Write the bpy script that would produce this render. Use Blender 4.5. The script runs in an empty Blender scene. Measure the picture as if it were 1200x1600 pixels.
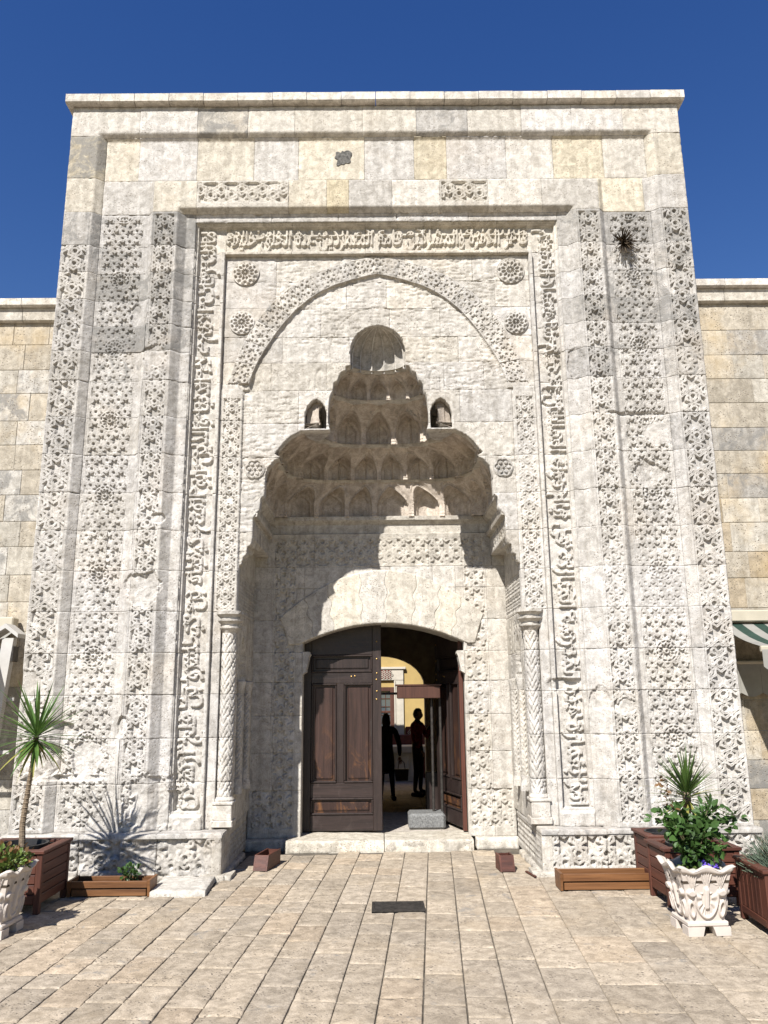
import bpy, bmesh, math, random, unicodedata
import numpy as np
from mathutils import Matrix, Vector

random.seed(7)
rng = np.random.default_rng(11)
scene = bpy.context.scene
COL = scene.collection
R = math.radians

# ------------------------------------------------------------------ camera
cam_d = bpy.data.cameras.new('camera')
cam = bpy.data.objects.new('camera', cam_d)
COL.objects.link(cam)
scene.camera = cam
PITCH, YAW, ROLL = 0.22459, -0.0048, -0.00993
fw = Vector((-math.sin(YAW) * math.cos(PITCH), math.cos(YAW) * math.cos(PITCH), math.sin(PITCH)))
r0 = Vector((math.cos(YAW), math.sin(YAW), 0))
u0 = r0.cross(fw)
rr = math.cos(ROLL) * r0 + math.sin(ROLL) * u0
uu = -math.sin(ROLL) * r0 + math.cos(ROLL) * u0
m = Matrix.Identity(4)
for i in range(3):
    m[i][0], m[i][1], m[i][2] = rr[i], uu[i], -fw[i]
m.translation = Vector((0.0113, -7.6, 1.6))
cam.matrix_world = m
cam_d.sensor_fit = 'VERTICAL'
cam_d.sensor_height = 32.0
cam_d.sensor_width = 24.0
cam_d.lens = 1234.05 / 1600 * 32.0
cam_d.clip_start = 0.05
cam_d.clip_end = 5000

# ------------------------------------------------------------------ sky and sun
LIGHT = Vector((0.44, 1.0, -1.10)).normalized()          # the way the sunlight travels
SUN_EL = math.asin(-LIGHT.z)
SUN_AZ = math.atan2(-LIGHT.x, -LIGHT.y)
world = bpy.data.worlds.new('World')
scene.world = world
world.use_nodes = True
wn, wl = world.node_tree.nodes, world.node_tree.links
wn.clear()
sky = wn.new('ShaderNodeTexSky')
sky.sky_type = 'NISHITA'
sky.sun_disc = False
sky.sun_elevation = SUN_EL
sky.sun_rotation = SUN_AZ
sky.altitude = 500
sky.air_density = 1.5
sky.dust_density = 0.0
sky.ozone_density = 3.0
bg = wn.new('ShaderNodeBackground')
bg.inputs['Strength'].default_value = 0.05
wo = wn.new('ShaderNodeOutputWorld')
hs = wn.new('ShaderNodeHueSaturation')
hs.inputs['Saturation'].default_value = 1.34
hs.inputs['Hue'].default_value = 0.521
hs.inputs['Value'].default_value = 1.06
wl.new(sky.outputs[0], hs.inputs['Color'])
wl.new(hs.outputs[0], bg.inputs['Color'])
wl.new(bg.outputs[0], wo.inputs['Surface'])
sun_d = bpy.data.lights.new('sun', 'SUN')
sun_d.energy = 5.0
sun_d.angle = R(0.53)
sun_d.color = (1.0, 0.97, 0.925)
sun = bpy.data.objects.new('sun', sun_d)
sun.rotation_euler = LIGHT.to_track_quat('-Z', 'Y').to_euler()
sun.location = (-4, -8, 12)
COL.objects.link(sun)
vs = scene.view_settings
vs.view_transform = 'Standard'
vs.look = 'None'
vs.exposure = 0.96
vs.gamma = 1.0
vs.use_curve_mapping = False
scene.render.engine = 'CYCLES'
scene.cycles.max_bounces = 8
scene.cycles.diffuse_bounces = 8

# ------------------------------------------------------------------ materials
class NT:
    def __init__(s, name):
        s.m = bpy.data.materials.new(name)
        s.m.use_nodes = True
        s.t = s.m.node_tree
        s.b = s.t.nodes['Principled BSDF']
    def n(s, kind, **kw):
        nd = s.t.nodes.new(kind)
        for k, v in kw.items():
            if k.startswith('_'):
                setattr(nd, k[1:], v)
            else:
                nd.inputs[k.replace('__', ' ')].default_value = v
        return nd
    def l(s, a, b):
        s.t.links.new(a, b)
    def mix(s, fac, a, b, mode='MIX'):
        nd = s.n('ShaderNodeMix', _data_type='RGBA', _blend_type=mode)
        for val, idx in ((fac, 0), (a, 6), (b, 7)):
            if isinstance(val, (int, float)):
                nd.inputs[idx].default_value = val
            elif isinstance(val, tuple):
                nd.inputs[idx].default_value = val
            else:
                s.l(val, nd.inputs[idx])
        return nd.outputs[2]
    def ramp(s, src, lo, hi, a=0.0, b=1.0):
        nd = s.n('ShaderNodeMapRange')
        nd.inputs[1].default_value = lo
        nd.inputs[2].default_value = hi
        nd.inputs[3].default_value = a
        nd.inputs[4].default_value = b
        s.l(src, nd.inputs[0])
        return nd.outputs[0]
    def math(s, op, a, b=0.0):
        nd = s.n('ShaderNodeMath', _operation=op)
        for v, i in ((a, 0), (b, 1)):
            if isinstance(v, (int, float)):
                nd.inputs[i].default_value = v
            else:
                s.l(v, nd.inputs[i])
        return nd.outputs[0]
    def noise(s, vec, scale, detail=5.0, rough=0.6, dist=0.0):
        nd = s.n('ShaderNodeTexNoise', Scale=scale, Detail=detail, Roughness=rough, Distortion=dist)
        s.l(vec, nd.inputs['Vector'])
        return nd.outputs[0]
    def pos(s, scale=(1, 1, 1)):
        g = s.n('ShaderNodeNewGeometry')
        mp = s.n('ShaderNodeMapping')
        mp.inputs['Scale'].default_value = scale
        s.l(g.outputs['Position'], mp.inputs['Vector'])
        return mp.outputs[0]
    def objpos(s, scale=(1, 1, 1)):
        g = s.n('ShaderNodeTexCoord')
        mp = s.n('ShaderNodeMapping')
        mp.inputs['Scale'].default_value = scale
        s.l(g.outputs['Object'], mp.inputs['Vector'])
        return mp.outputs[0]
    def bump(s, h, strength, dist):
        nd = s.n('ShaderNodeBump', Strength=strength, Distance=dist)
        s.l(h, nd.inputs['Height'])
        s.l(nd.outputs[0], s.b.inputs['Normal'])


def stone_mat(name, pits=0.5, grain=1.0, ochre=(0.50, 0.34, 0.17), ochre_amt=0.12, streak=False):
    """Limestone: object colour gives the block's tone, object alpha the amount of grey lichen."""
    t = NT(name)
    oi = t.n('ShaderNodeObjectInfo')
    P = t.pos()
    big = t.noise(P, 1.7, 4, 0.6)
    mid = t.noise(P, 11.0, 9, 0.74, 0.5)
    fine = t.noise(P, 95.0, 4, 0.75)
    c = oi.outputs['Color']
    c = t.mix(1.0, c, t.mix(t.ramp(mid, 0.40, 0.60), (0.75, 0.74, 0.725, 1), (1.14, 1.14, 1.14, 1)), 'MULTIPLY')
    c = t.mix(1.0, c, t.mix(t.ramp(fine, 0.38, 0.62), (0.83, 0.82, 0.81, 1), (1.08, 1.08, 1.08, 1)), 'MULTIPLY')
    och = t.math('MULTIPLY', t.ramp(big, 0.52, 0.78), ochre_amt)
    c = t.mix(och, c, ochre + (1,))
    # rain streaks running down the face
    sn = t.noise(t.pos((5.0, 5.0, 0.35)), 3.2, 6, 0.62, 0.25)
    c = t.mix(1.0, c, t.mix(t.ramp(sn, 0.40, 0.56), (0.87, 0.865, 0.855, 1), (1.02, 1.02, 1.02, 1)), 'MULTIPLY')
    # lichen and soot, only where the block carries it
    ln = t.noise(t.pos((1, 1, 1.0)), 5.5, 10, 0.72, 0.6)
    thr = t.math('SUBTRACT', 0.82, t.math('MULTIPLY', oi.outputs['Alpha'], 0.55))
    lf = t.n('ShaderNodeMath', _operation='SUBTRACT')
    t.l(ln, lf.inputs[0]); t.l(thr, lf.inputs[1])
    lfac = t.ramp(lf.outputs[0], -0.03, 0.07, 0.0, 0.80)
    c = t.mix(lfac, c, (0.165, 0.158, 0.146, 1))
    # small dark pits
    vo = t.n('ShaderNodeTexVoronoi', Scale=38.0)
    t.l(t.pos((1, 1, 2.2 if streak else 1.0)), vo.inputs['Vector'])
    pn = t.noise(P, 6.0, 3, 0.5)
    pit = t.math('MULTIPLY', t.ramp(vo.outputs['Distance'], 0.14, 0.30, 1.0, 0.0), t.ramp(pn, 0.46, 0.58))
    c = t.mix(t.math('MULTIPLY', pit, pits), c, (0.17, 0.14, 0.11, 1))
    t.l(c, t.b.inputs['Base Color'])
    t.b.inputs['Roughness'].default_value = 0.88
    t.b.inputs['Specular IOR Level'].default_value = 0.25
    h = t.math('ADD', t.math('MULTIPLY', fine, 0.35 * grain), t.math('MULTIPLY', mid, 0.9))
    h = t.math('SUBTRACT', h, t.math('MULTIPLY', pit, 1.2 * pits))
    t.bump(h, 0.55, 0.012)
    return t.m


def simple_mat(name, col, rough=0.6, var=0.12, scale=12.0, bump=0.0, metal=0.0, spec=0.4, obj=True, stretch=(1, 1, 1), col2=None, thr=(0.3, 0.7), transl=0.0):
    t = NT(name)
    P = t.objpos(stretch) if obj else t.pos(stretch)
    nz = t.noise(P, scale, 6, 0.65, 0.3)
    c2 = col2 if col2 else tuple(max(0, k * (1 - 2.2 * var)) for k in col)
    hi = tuple(min(1, k * (1 + var)) for k in col)
    c = t.mix(t.ramp(nz, thr[0], thr[1]), c2 + (1,), hi + (1,))
    t.l(c, t.b.inputs['Base Color'])
    t.b.inputs['Roughness'].default_value = rough
    t.b.inputs['Metallic'].default_value = metal
    t.b.inputs['Specular IOR Level'].default_value = spec
    if transl:
        t.b.inputs['Transmission Weight'].default_value = 0
        t.b.inputs['Subsurface Weight'].default_value = 0
        tr = t.n('ShaderNodeBsdfTranslucent')
        t.l(c, tr.inputs['Color'])
        ms = t.n('ShaderNodeMixShader')
        ms.inputs[0].default_value = transl
        out = t.t.nodes['Material Output']
        t.l(t.b.outputs[0], ms.inputs[1]); t.l(tr.outputs[0], ms.inputs[2])
        t.l(ms.outputs[0], out.inputs['Surface'])
    if bump:
        fine = t.noise(P, scale * 5, 5, 0.7)
        t.bump(t.math('ADD', nz, t.math('MULTIPLY', fine, 0.4)), 0.6, bump)
    return t.m


def wood_mat(name, dark, light, axis='Z', rough=0.55, wear=None, grain=26.0, wearthr=(0.5, 0.7), foot=0.0):
    t = NT(name)
    st = {'X': (0.05, 1, 1), 'Y': (1, 0.05, 1), 'Z': (1, 1, 0.05)}[axis]
    P = t.pos(st)
    g = t.noise(P, grain, 8, 0.7, 0.6)
    g2 = t.noise(P, grain * 4, 4, 0.7)
    c = t.mix(t.ramp(g, 0.32, 0.68), dark + (1,), light + (1,))
    c = t.mix(1.0, c, t.mix(t.ramp(g2, 0.3, 0.7), (0.78, 0.78, 0.78, 1), (1.12, 1.12, 1.12, 1)), 'MULTIPLY')
    if wear:
        wn_ = t.noise(t.pos((1, 1, 0.45)), 7.0, 8, 0.75, 0.8)
        wf_ = t.ramp(wn_, wearthr[0], wearthr[1], 0, 0.85)
        if foot:   # varnish lost towards the foot of the door, where rain and feet reach it
            sx_ = t.n('ShaderNodeSeparateXYZ'); t.l(t.pos(), sx_.inputs[0])
            wf_ = t.math('MULTIPLY', wf_, t.ramp(sx_.outputs[2], 0.35, foot + 0.35, 1.0, 0.05))
        c = t.mix(wf_, c, wear + (1,))
    oi = t.n('ShaderNodeObjectInfo')
    c = t.mix(1.0, c, t.mix(oi.outputs['Random'], (0.82, 0.82, 0.82, 1), (1.12, 1.12, 1.12, 1)), 'MULTIPLY')
    t.l(c, t.b.inputs['Base Color'])
    t.b.inputs['Roughness'].default_value = rough
    t.b.inputs['Specular IOR Level'].default_value = 0.35
    t.bump(t.math('ADD', g, t.math('MULTIPLY', g2, 0.5)), 0.5, 0.004)
    return t.m


M = {}
M['stone'] = stone_mat('limestone')
M['trav'] = stone_mat('travertine', pits=0.95, grain=1.3, streak=True)
M['wing'] = stone_mat('wing_limestone', pits=0.9, grain=1.6, ochre=(0.42, 0.29, 0.12), ochre_amt=0.45)
M['paver'] = stone_mat('paving_travertine', pits=0.95, grain=1.2, ochre=(0.40, 0.30, 0.18), ochre_amt=0.3)
M['mortar'] = simple_mat('mortar', (0.42, 0.38, 0.32), 0.95, 0.15, 14, 0.004, obj=False)
M['joint_dirt'] = simple_mat('joint_dirt', (0.10, 0.085, 0.065), 0.95, 0.25, 9, 0.004, obj=False)
M['dark_plaster'] = simple_mat('dark_plaster', (0.42, 0.38, 0.33), 0.9, 0.15, 5, 0.003, obj=False)
M['yellow'] = simple_mat('yellow_plaster', (0.36, 0.255, 0.095), 0.85, 0.06, 3, 0.002, obj=False)
M['marble'] = simple_mat('pale_marble', (0.44, 0.40, 0.33), 0.5, 0.10, 4, 0.002, obj=False)
M['door'] = wood_mat('old_door_wood', (0.016, 0.011, 0.0095), (0.036, 0.024, 0.021), 'Z', 0.42, (0.062, 0.046, 0.040), 22, (0.55, 0.85))
M['door_panel'] = wood_mat('door_panel_wood', (0.022, 0.0125, 0.010), (0.048, 0.026, 0.021), 'Z', 0.40, (0.22, 0.095, 0.032), 24, (0.50, 0.68), 0.95)
M['door_x'] = wood_mat('door_rail_wood', (0.017, 0.012, 0.0105), (0.040, 0.026, 0.023), 'X', 0.42, (0.066, 0.050, 0.044), 22, (0.52, 0.8))
M['red_wood'] = wood_mat('stained_red_wood', (0.045, 0.015, 0.010), (0.110, 0.038, 0.023), 'X', 0.55, None, 18)
M['red_wood_v'] = wood_mat('stained_red_wood_upright', (0.045, 0.015, 0.010), (0.110, 0.038, 0.023), 'Z', 0.55, None, 18)
M['red_wood_y'] = wood_mat('stained_red_wood_deep', (0.045, 0.015, 0.010), (0.110, 0.038, 0.023), 'Y', 0.55, None, 18)
M['pine'] = wood_mat('varnished_pine', (0.085, 0.034, 0.012), (0.20, 0.092, 0.036), 'X', 0.5, None, 16)
M['white_cast'] = simple_mat('white_cast_stone', (0.47, 0.415, 0.365), 0.8, 0.06, 7, 0.003)
M['soil'] = simple_mat('soil', (0.05, 0.035, 0.022), 0.95, 0.4, 40, 0.01)
M['black_pot'] = simple_mat('black_plastic', (0.012, 0.012, 0.013), 0.5, 0.2, 10)
M['yucca'] = simple_mat('yucca_leaf', (0.085, 0.145, 0.032), 0.42, 0.25, 6, 0, col2=(0.035, 0.085, 0.02), transl=0.25)
M['yucca_old'] = simple_mat('yucca_old_leaf', (0.26, 0.25, 0.06), 0.5, 0.2, 6, 0, transl=0.25)
M['yucca_dark'] = simple_mat('fan_leaf', (0.075, 0.13, 0.03), 0.42, 0.2, 6, 0, transl=0.25)
M['trunk'] = simple_mat('palm_stem', (0.20, 0.15, 0.10), 0.85, 0.3, 30, 0.004, stretch=(1, 1, 4))
M['bush'] = simple_mat('bush_leaf', (0.055, 0.115, 0.026), 0.45, 0.3, 5, 0, transl=0.25)
M['bush_light'] = simple_mat('light_leaf', (0.13, 0.19, 0.04), 0.5, 0.3, 6, 0, transl=0.25)
M['bush_red'] = simple_mat('reddish_leaf', (0.16, 0.085, 0.03), 0.5, 0.3, 6, 0, transl=0.25)
M['stem'] = simple_mat('green_stem', (0.10, 0.085, 0.04), 0.7, 0.2, 20)
M['lav'] = simple_mat('grey_green_leaf', (0.115, 0.155, 0.105), 0.65, 0.25, 8, 0, transl=0.15)
M['violet'] = simple_mat('violet_petal', (0.12, 0.07, 0.42), 0.6, 0.15, 10)
M['dry'] = simple_mat('dry_stalk', (0.09, 0.062, 0.035), 0.85, 0.35, 12)
M['iron'] = simple_mat('cast_iron', (0.050, 0.044, 0.038), 0.6, 0.3, 30, 0.002, metal=0.4)
M['white_metal'] = simple_mat('white_painted_metal', (0.40, 0.385, 0.36), 0.45, 0.06, 6)
M['green_plastic'] = simple_mat('green_plastic', (0.02, 0.09, 0.075), 0.4, 0.2, 6)
M['brass'] = simple_mat('brass', (0.42, 0.27, 0.09), 0.4, 0.2, 20, metal=0.8)
M['awn_w'] = simple_mat('awning_white_cloth', (0.30, 0.29, 0.26), 0.8, 0.06, 8, transl=0.25)
M['awn_g'] = simple_mat('awning_green_cloth', (0.022, 0.05, 0.036), 0.8, 0.15, 8, transl=0.2)
M['cream'] = simple_mat('cream_painted_metal', (0.40, 0.36, 0.28), 0.5, 0.06, 6)
M['granite'] = simple_mat('granite', (0.17, 0.17, 0.165), 0.6, 0.3, 60, 0.002)
M['maroon'] = simple_mat('maroon_cloth', (0.22, 0.018, 0.03), 0.85, 0.2, 20, 0.004)
M['black_cloth'] = simple_mat('black_cloth', (0.022, 0.022, 0.027), 0.85, 0.2, 20, 0.004)
M['skin'] = simple_mat('skin', (0.36, 0.21, 0.14), 0.6, 0.08, 12)
M['hair'] = simple_mat('dark_hair', (0.016, 0.012, 0.010), 0.55, 0.2, 40)
M['leather'] = simple_mat('brown_leather', (0.050, 0.024, 0.016), 0.5, 0.2, 20)
M['orange'] = simple_mat('orange_plastic', (0.65, 0.10, 0.03), 0.5, 0.1, 20)
M['tile_red'] = simple_mat('oxblood_tile', (0.13, 0.028, 0.022), 0.35, 0.2, 10)
M['tile_cream'] = simple_mat('cream_tile', (0.45, 0.36, 0.24), 0.35, 0.1, 10)
M['crust'] = simple_mat('black_lichen_crust', (0.11, 0.105, 0.095), 0.95, 0.35, 40, 0.006, obj=False)
M['win_frame'] = wood_mat('window_wood', (0.05, 0.02, 0.013), (0.10, 0.042, 0.028), 'Z', 0.5)
def glass_mat():
    t = NT('window_glass')
    t.b.inputs['Base Color'].default_value = (0.06, 0.075, 0.085, 1)
    t.b.inputs['Roughness'].default_value = 0.06
    t.b.inputs['Specular IOR Level'].default_value = 0.9
    nz = t.noise(t.pos(), 2.0, 2, 0.5)
    t.bump(nz, 0.15, 0.01)
    return t.m
M['glass'] = glass_mat()

# ------------------------------------------------------------------ object helpers
def link(o, parent=None):
    COL.objects.link(o)
    if parent is not None:
        o.parent = parent
    return o


def thing(name, label, cat, loc=(0, 0, 0), group=None, rz=0.0):
    o = bpy.data.objects.new(name, None)
    o.empty_display_size = 0.1
    o.location = loc
    o.rotation_euler = (0, 0, rz)
    o['label'] = label
    o['category'] = cat
    if group:
        o['group'] = group
    return link(o)


def tag(o, label, cat, group=None):
    o['label'] = label
    o['category'] = cat
    if group:
        o['group'] = group
    return o


def part_empty(name, parent, loc=(0, 0, 0)):
    o = bpy.data.objects.new(name, None)
    o.empty_display_size = 0.05
    o.location = loc
    return link(o, parent)


def np_mesh(name, V, F, mat, parent=None, smooth=False):
    """V (n,3) floats, F (m,4) or (m,3) ints -> mesh object."""
    V = np.asarray(V, np.float32)
    F = np.asarray(F, np.int32)
    me = bpy.data.meshes.new(name)
    k = F.shape[1]
    me.vertices.add(len(V))
    me.vertices.foreach_set('co', V.ravel())
    me.loops.add(F.size)
    me.loops.foreach_set('vertex_index', F.ravel())
    me.polygons.add(len(F))
    me.polygons.foreach_set('loop_start', np.arange(0, F.size, k, dtype=np.int32))
    if smooth:
        me.polygons.foreach_set('use_smooth', np.ones(len(F), bool))
    me.update(calc_edges=True)
    me.validate()
    me.materials.append(M[mat] if isinstance(mat, str) else mat)
    return link(bpy.data.objects.new(name, me), parent)


class MB:
    """Collects boxes, tubes, lathes and sheets into one mesh."""
    def __init__(s):
        s.bm = bmesh.new()
    def box(s, x0, x1, y0, y1, z0, z1, rot=None, org=(0, 0, 0), bev=0.0):
        g = bmesh.ops.create_cube(s.bm, size=1.0)['verts']
        for v in g:
            v.co = Vector(((x0 + x1) / 2 + v.co.x * (x1 - x0), (y0 + y1) / 2 + v.co.y * (y1 - y0), (z0 + z1) / 2 + v.co.z * (z1 - z0)))
        if bev > 0:
            es = list({e for v in g for e in v.link_edges})
            r = bmesh.ops.bevel(s.bm, geom=es, offset=bev, segments=1, affect='EDGES', profile=0.7)
            g = list({v for f in r['faces'] for v in f.verts} | {v for v in g if v.is_valid})
        if rot is not None:
            bmesh.ops.transform(s.bm, matrix=Matrix.Translation(org) @ rot @ Matrix.Translation(-Vector(org)), verts=[v for v in g if v.is_valid])
        return g
    def quad(s, pts):
        s.bm.faces.new([s.bm.verts.new(p) for p in pts])
    def prism(s, pts, y0, y1, plane='XZ'):
        """polygon in a plane, extruded along the third axis"""
        def mk(a, b, c):
            return {'XZ': (a, c, b), 'YZ': (c, a, b), 'XY': (a, b, c)}[plane]
        a = [s.bm.verts.new(mk(p[0], p[1], y0)) for p in pts]
        b = [s.bm.verts.new(mk(p[0], p[1], y1)) for p in pts]
        n = len(pts)
        s.bm.faces.new(a); s.bm.faces.new(b[::-1])
        for i in range(n):
            s.bm.faces.new([a[i], b[i], b[(i + 1) % n], a[(i + 1) % n]])
    def tube(s, pts, rad, seg=8, caps=True):
        pts = [Vector(p) for p in pts]
        rings = []
        for i, p in enumerate(pts):
            d = (pts[min(i + 1, len(pts) - 1)] - pts[max(i - 1, 0)]).normalized()
            a = d.orthogonal().normalized() if abs(d.z) > 0.95 else d.cross(Vector((0, 0, 1))).normalized()
            if abs(d.z) > 0.95:
                a = Vector((1, 0, 0)) - d * d.x
                a.normalize()
            b = d.cross(a)
            rd = rad[i] if isinstance(rad, (list, tuple)) else rad
            rings.append([s.bm.verts.new(p + (a * math.cos(t) + b * math.sin(t)) * rd) for t in [2 * math.pi * k / seg for k in range(seg)]])
        for i in range(len(rings) - 1):
            for k in range(seg):
                s.bm.faces.new([rings[i][k], rings[i][(k + 1) % seg], rings[i + 1][(k + 1) % seg], rings[i + 1][k]])
        if caps:
            s.bm.faces.new(rings[0][::-1]); s.bm.faces.new(rings[-1])
    def lathe(s, prof, seg=20, c=(0, 0, 0)):
        rings = [[s.bm.verts.new((c[0] + r * math.cos(2 * math.pi * k / seg), c[1] + r * math.sin(2 * math.pi * k / seg), c[2] + z)) for k in range(seg)] for r, z in prof]
        for i in range(len(rings) - 1):
            for k in range(seg):
                s.bm.faces.new([rings[i][k], rings[i][(k + 1) % seg], rings[i + 1][(k + 1) % seg], rings[i + 1][k]])
        s.bm.faces.new(rings[0][::-1]); s.bm.faces.new(rings[-1])
    def build(s, name, mat, parent=None, smooth=False, recalc=True, loc=None):
        if recalc:
            bmesh.ops.recalc_face_normals(s.bm, faces=s.bm.faces[:])
        me = bpy.data.meshes.new(name)
        s.bm.to_mesh(me); s.bm.free()
        if smooth:
            me.polygons.foreach_set('use_smooth', np.ones(len(me.polygons), bool))
        me.materials.append(M[mat] if isinstance(mat, str) else mat)
        o = link(bpy.data.objects.new(name, me), parent)
        if loc is not None:
            o.location = loc
        return o

# ------------------------------------------------------------------ noise and relief
_tab = rng.random((256, 256)).astype(np.float32)
def vnoise(x, y, sc, ox=0.0, oy=0.0):
    x = np.asarray(x) * sc + ox + 500.0
    y = np.asarray(y) * sc + oy + 500.0
    xi = np.floor(x).astype(int); yi = np.floor(y).astype(int)
    fx = x - xi; fy = y - yi
    fx = fx * fx * (3 - 2 * fx); fy = fy * fy * (3 - 2 * fy)
    a = _tab[xi & 255, yi & 255]; b = _tab[(xi + 1) & 255, yi & 255]
    c = _tab[xi & 255, (yi + 1) & 255]; d = _tab[(xi + 1) & 255, (yi + 1) & 255]
    return (a + (b - a) * fx) * (1 - fy) + (c + (d - c) * fx) * fy
def fbm(x, y, sc, o=4, seed=0.0):
    v = 0; amp = 0.5; t = 0
    for k in range(o):
        v = v + amp * vnoise(x, y, sc * 2 ** k, 17.3 * k + seed, 9.1 * k + seed * 1.7); t += amp; amp *= 0.55
    return v / t
def sstep(a, b, x):
    t = np.clip((x - a) / (b - a), 0, 1)
    return t * t * (3 - 2 * t)


def straps(x, y, Rr, hw, ring=0.26, q=0.52, soft=0.006):
    """Interlaced six-pointed-star strapwork: 1 on the straps, 0 in the holes, and an incised line down each strap."""
    ap = Rr * math.sqrt(3) / 2
    # hexagon lattice, flat sides facing +-x: centres at (2 ap i + ap (j&1), 1.5 R j)
    best = None
    j0 = np.round(y / (1.5 * Rr))
    bx = by = None
    for dj in (-1, 0, 1):
        j = j0 + dj
        off = ap * (np.mod(j, 2))
        i = np.round((x - off) / (2 * ap))
        cx = 2 * ap * i + off; cy = 1.5 * Rr * j
        d = (x - cx) ** 2 + (y - cy) ** 2
        if best is None:
            best, bx, by = d, x - cx, y - cy
        else:
            k = d < best
            best = np.where(k, d, best); bx = np.where(k, x - cx, bx); by = np.where(k, y - cy, by)
    r = np.sqrt(best); th = np.arctan2(by, bx)
    th = np.mod(th, math.pi / 3); th = np.minimum(th, math.pi / 3 - th)
    px, py = r * np.cos(th), r * np.sin(th)
    ax, ay = ap * 1.03, 0.0
    qx, qy = q * ap * math.cos(math.pi / 6), q * ap * math.sin(math.pi / 6)
    dx, dy = qx - ax, qy - ay
    L = dx * dx + dy * dy
    t = np.clip(((px - ax) * dx + (py - ay) * dy) / L, 0, 1)
    d1 = np.hypot(px - ax - t * dx, py - ay - t * dy)
    vx, vy = Rr * math.cos(math.pi / 6), Rr * math.sin(math.pi / 6)
    dv = np.hypot(px - vx, py - vy)
    d2 = np.abs(dv - ring * Rr)
    d = np.minimum(d1, d2)
    top = 1 - sstep(hw - soft / 2, hw + soft / 2, d)
    inc = (1 - sstep(0.10 * hw, 0.40 * hw, d)) * 0.18
    return top - inc * (top > 0.9)


def honey(x, y, sp=0.072, pz=0.8, z_off=0.0):
    """Close net of scooped cells set in rings round a rosette at every second course: 1 net, 0 holes."""
    d = np.full(x.shape, 9.0)
    if pz > 50:
        rh = sp * math.sqrt(3) / 2
        j0 = np.round(y / rh)
        for dj in (-1, 0, 1):
            j = j0 + dj
            off = sp / 2 * np.mod(j, 2)
            i = np.round((x - off) / sp)
            d = np.minimum(d, np.hypot(x - sp * i - off, (y - rh * j) * 1.12))
        return sstep(sp * 0.34, sp * 0.42, d)
    zz = np.mod(y - z_off + pz / 2, pz) - pz / 2
    r = np.hypot(x, zz); th = np.arctan2(zz, x)
    ros = sstep(0.008, 0.014, r)
    rad = 0.050
    k = 0
    while rad < 0.47:
        n = 12 if k < 2 else 6 * int(round(2 * math.pi * rad / sp / 6))
        er, et = (0.024, 0.0100) if k == 0 else (0.0170, min(0.0200, 0.335 * 2 * math.pi * rad / n))
        ph = (math.pi / n) * (k % 2) + math.pi / 2 + 0.35 * math.pi / n * math.sin(k * 2.3 + 1.0)
        a_ = np.mod(th - ph + math.pi / n, 2 * math.pi / n) - math.pi / n
        u = (r * np.cos(a_) - rad) / er; v = (r * np.sin(a_)) / et
        e = np.hypot(u, v * (1 + 0.25 * u))
        ros = np.minimum(ros, sstep(0.84, 1.14, e))
        rad += 0.0515
        k += 1
    return ros


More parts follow.
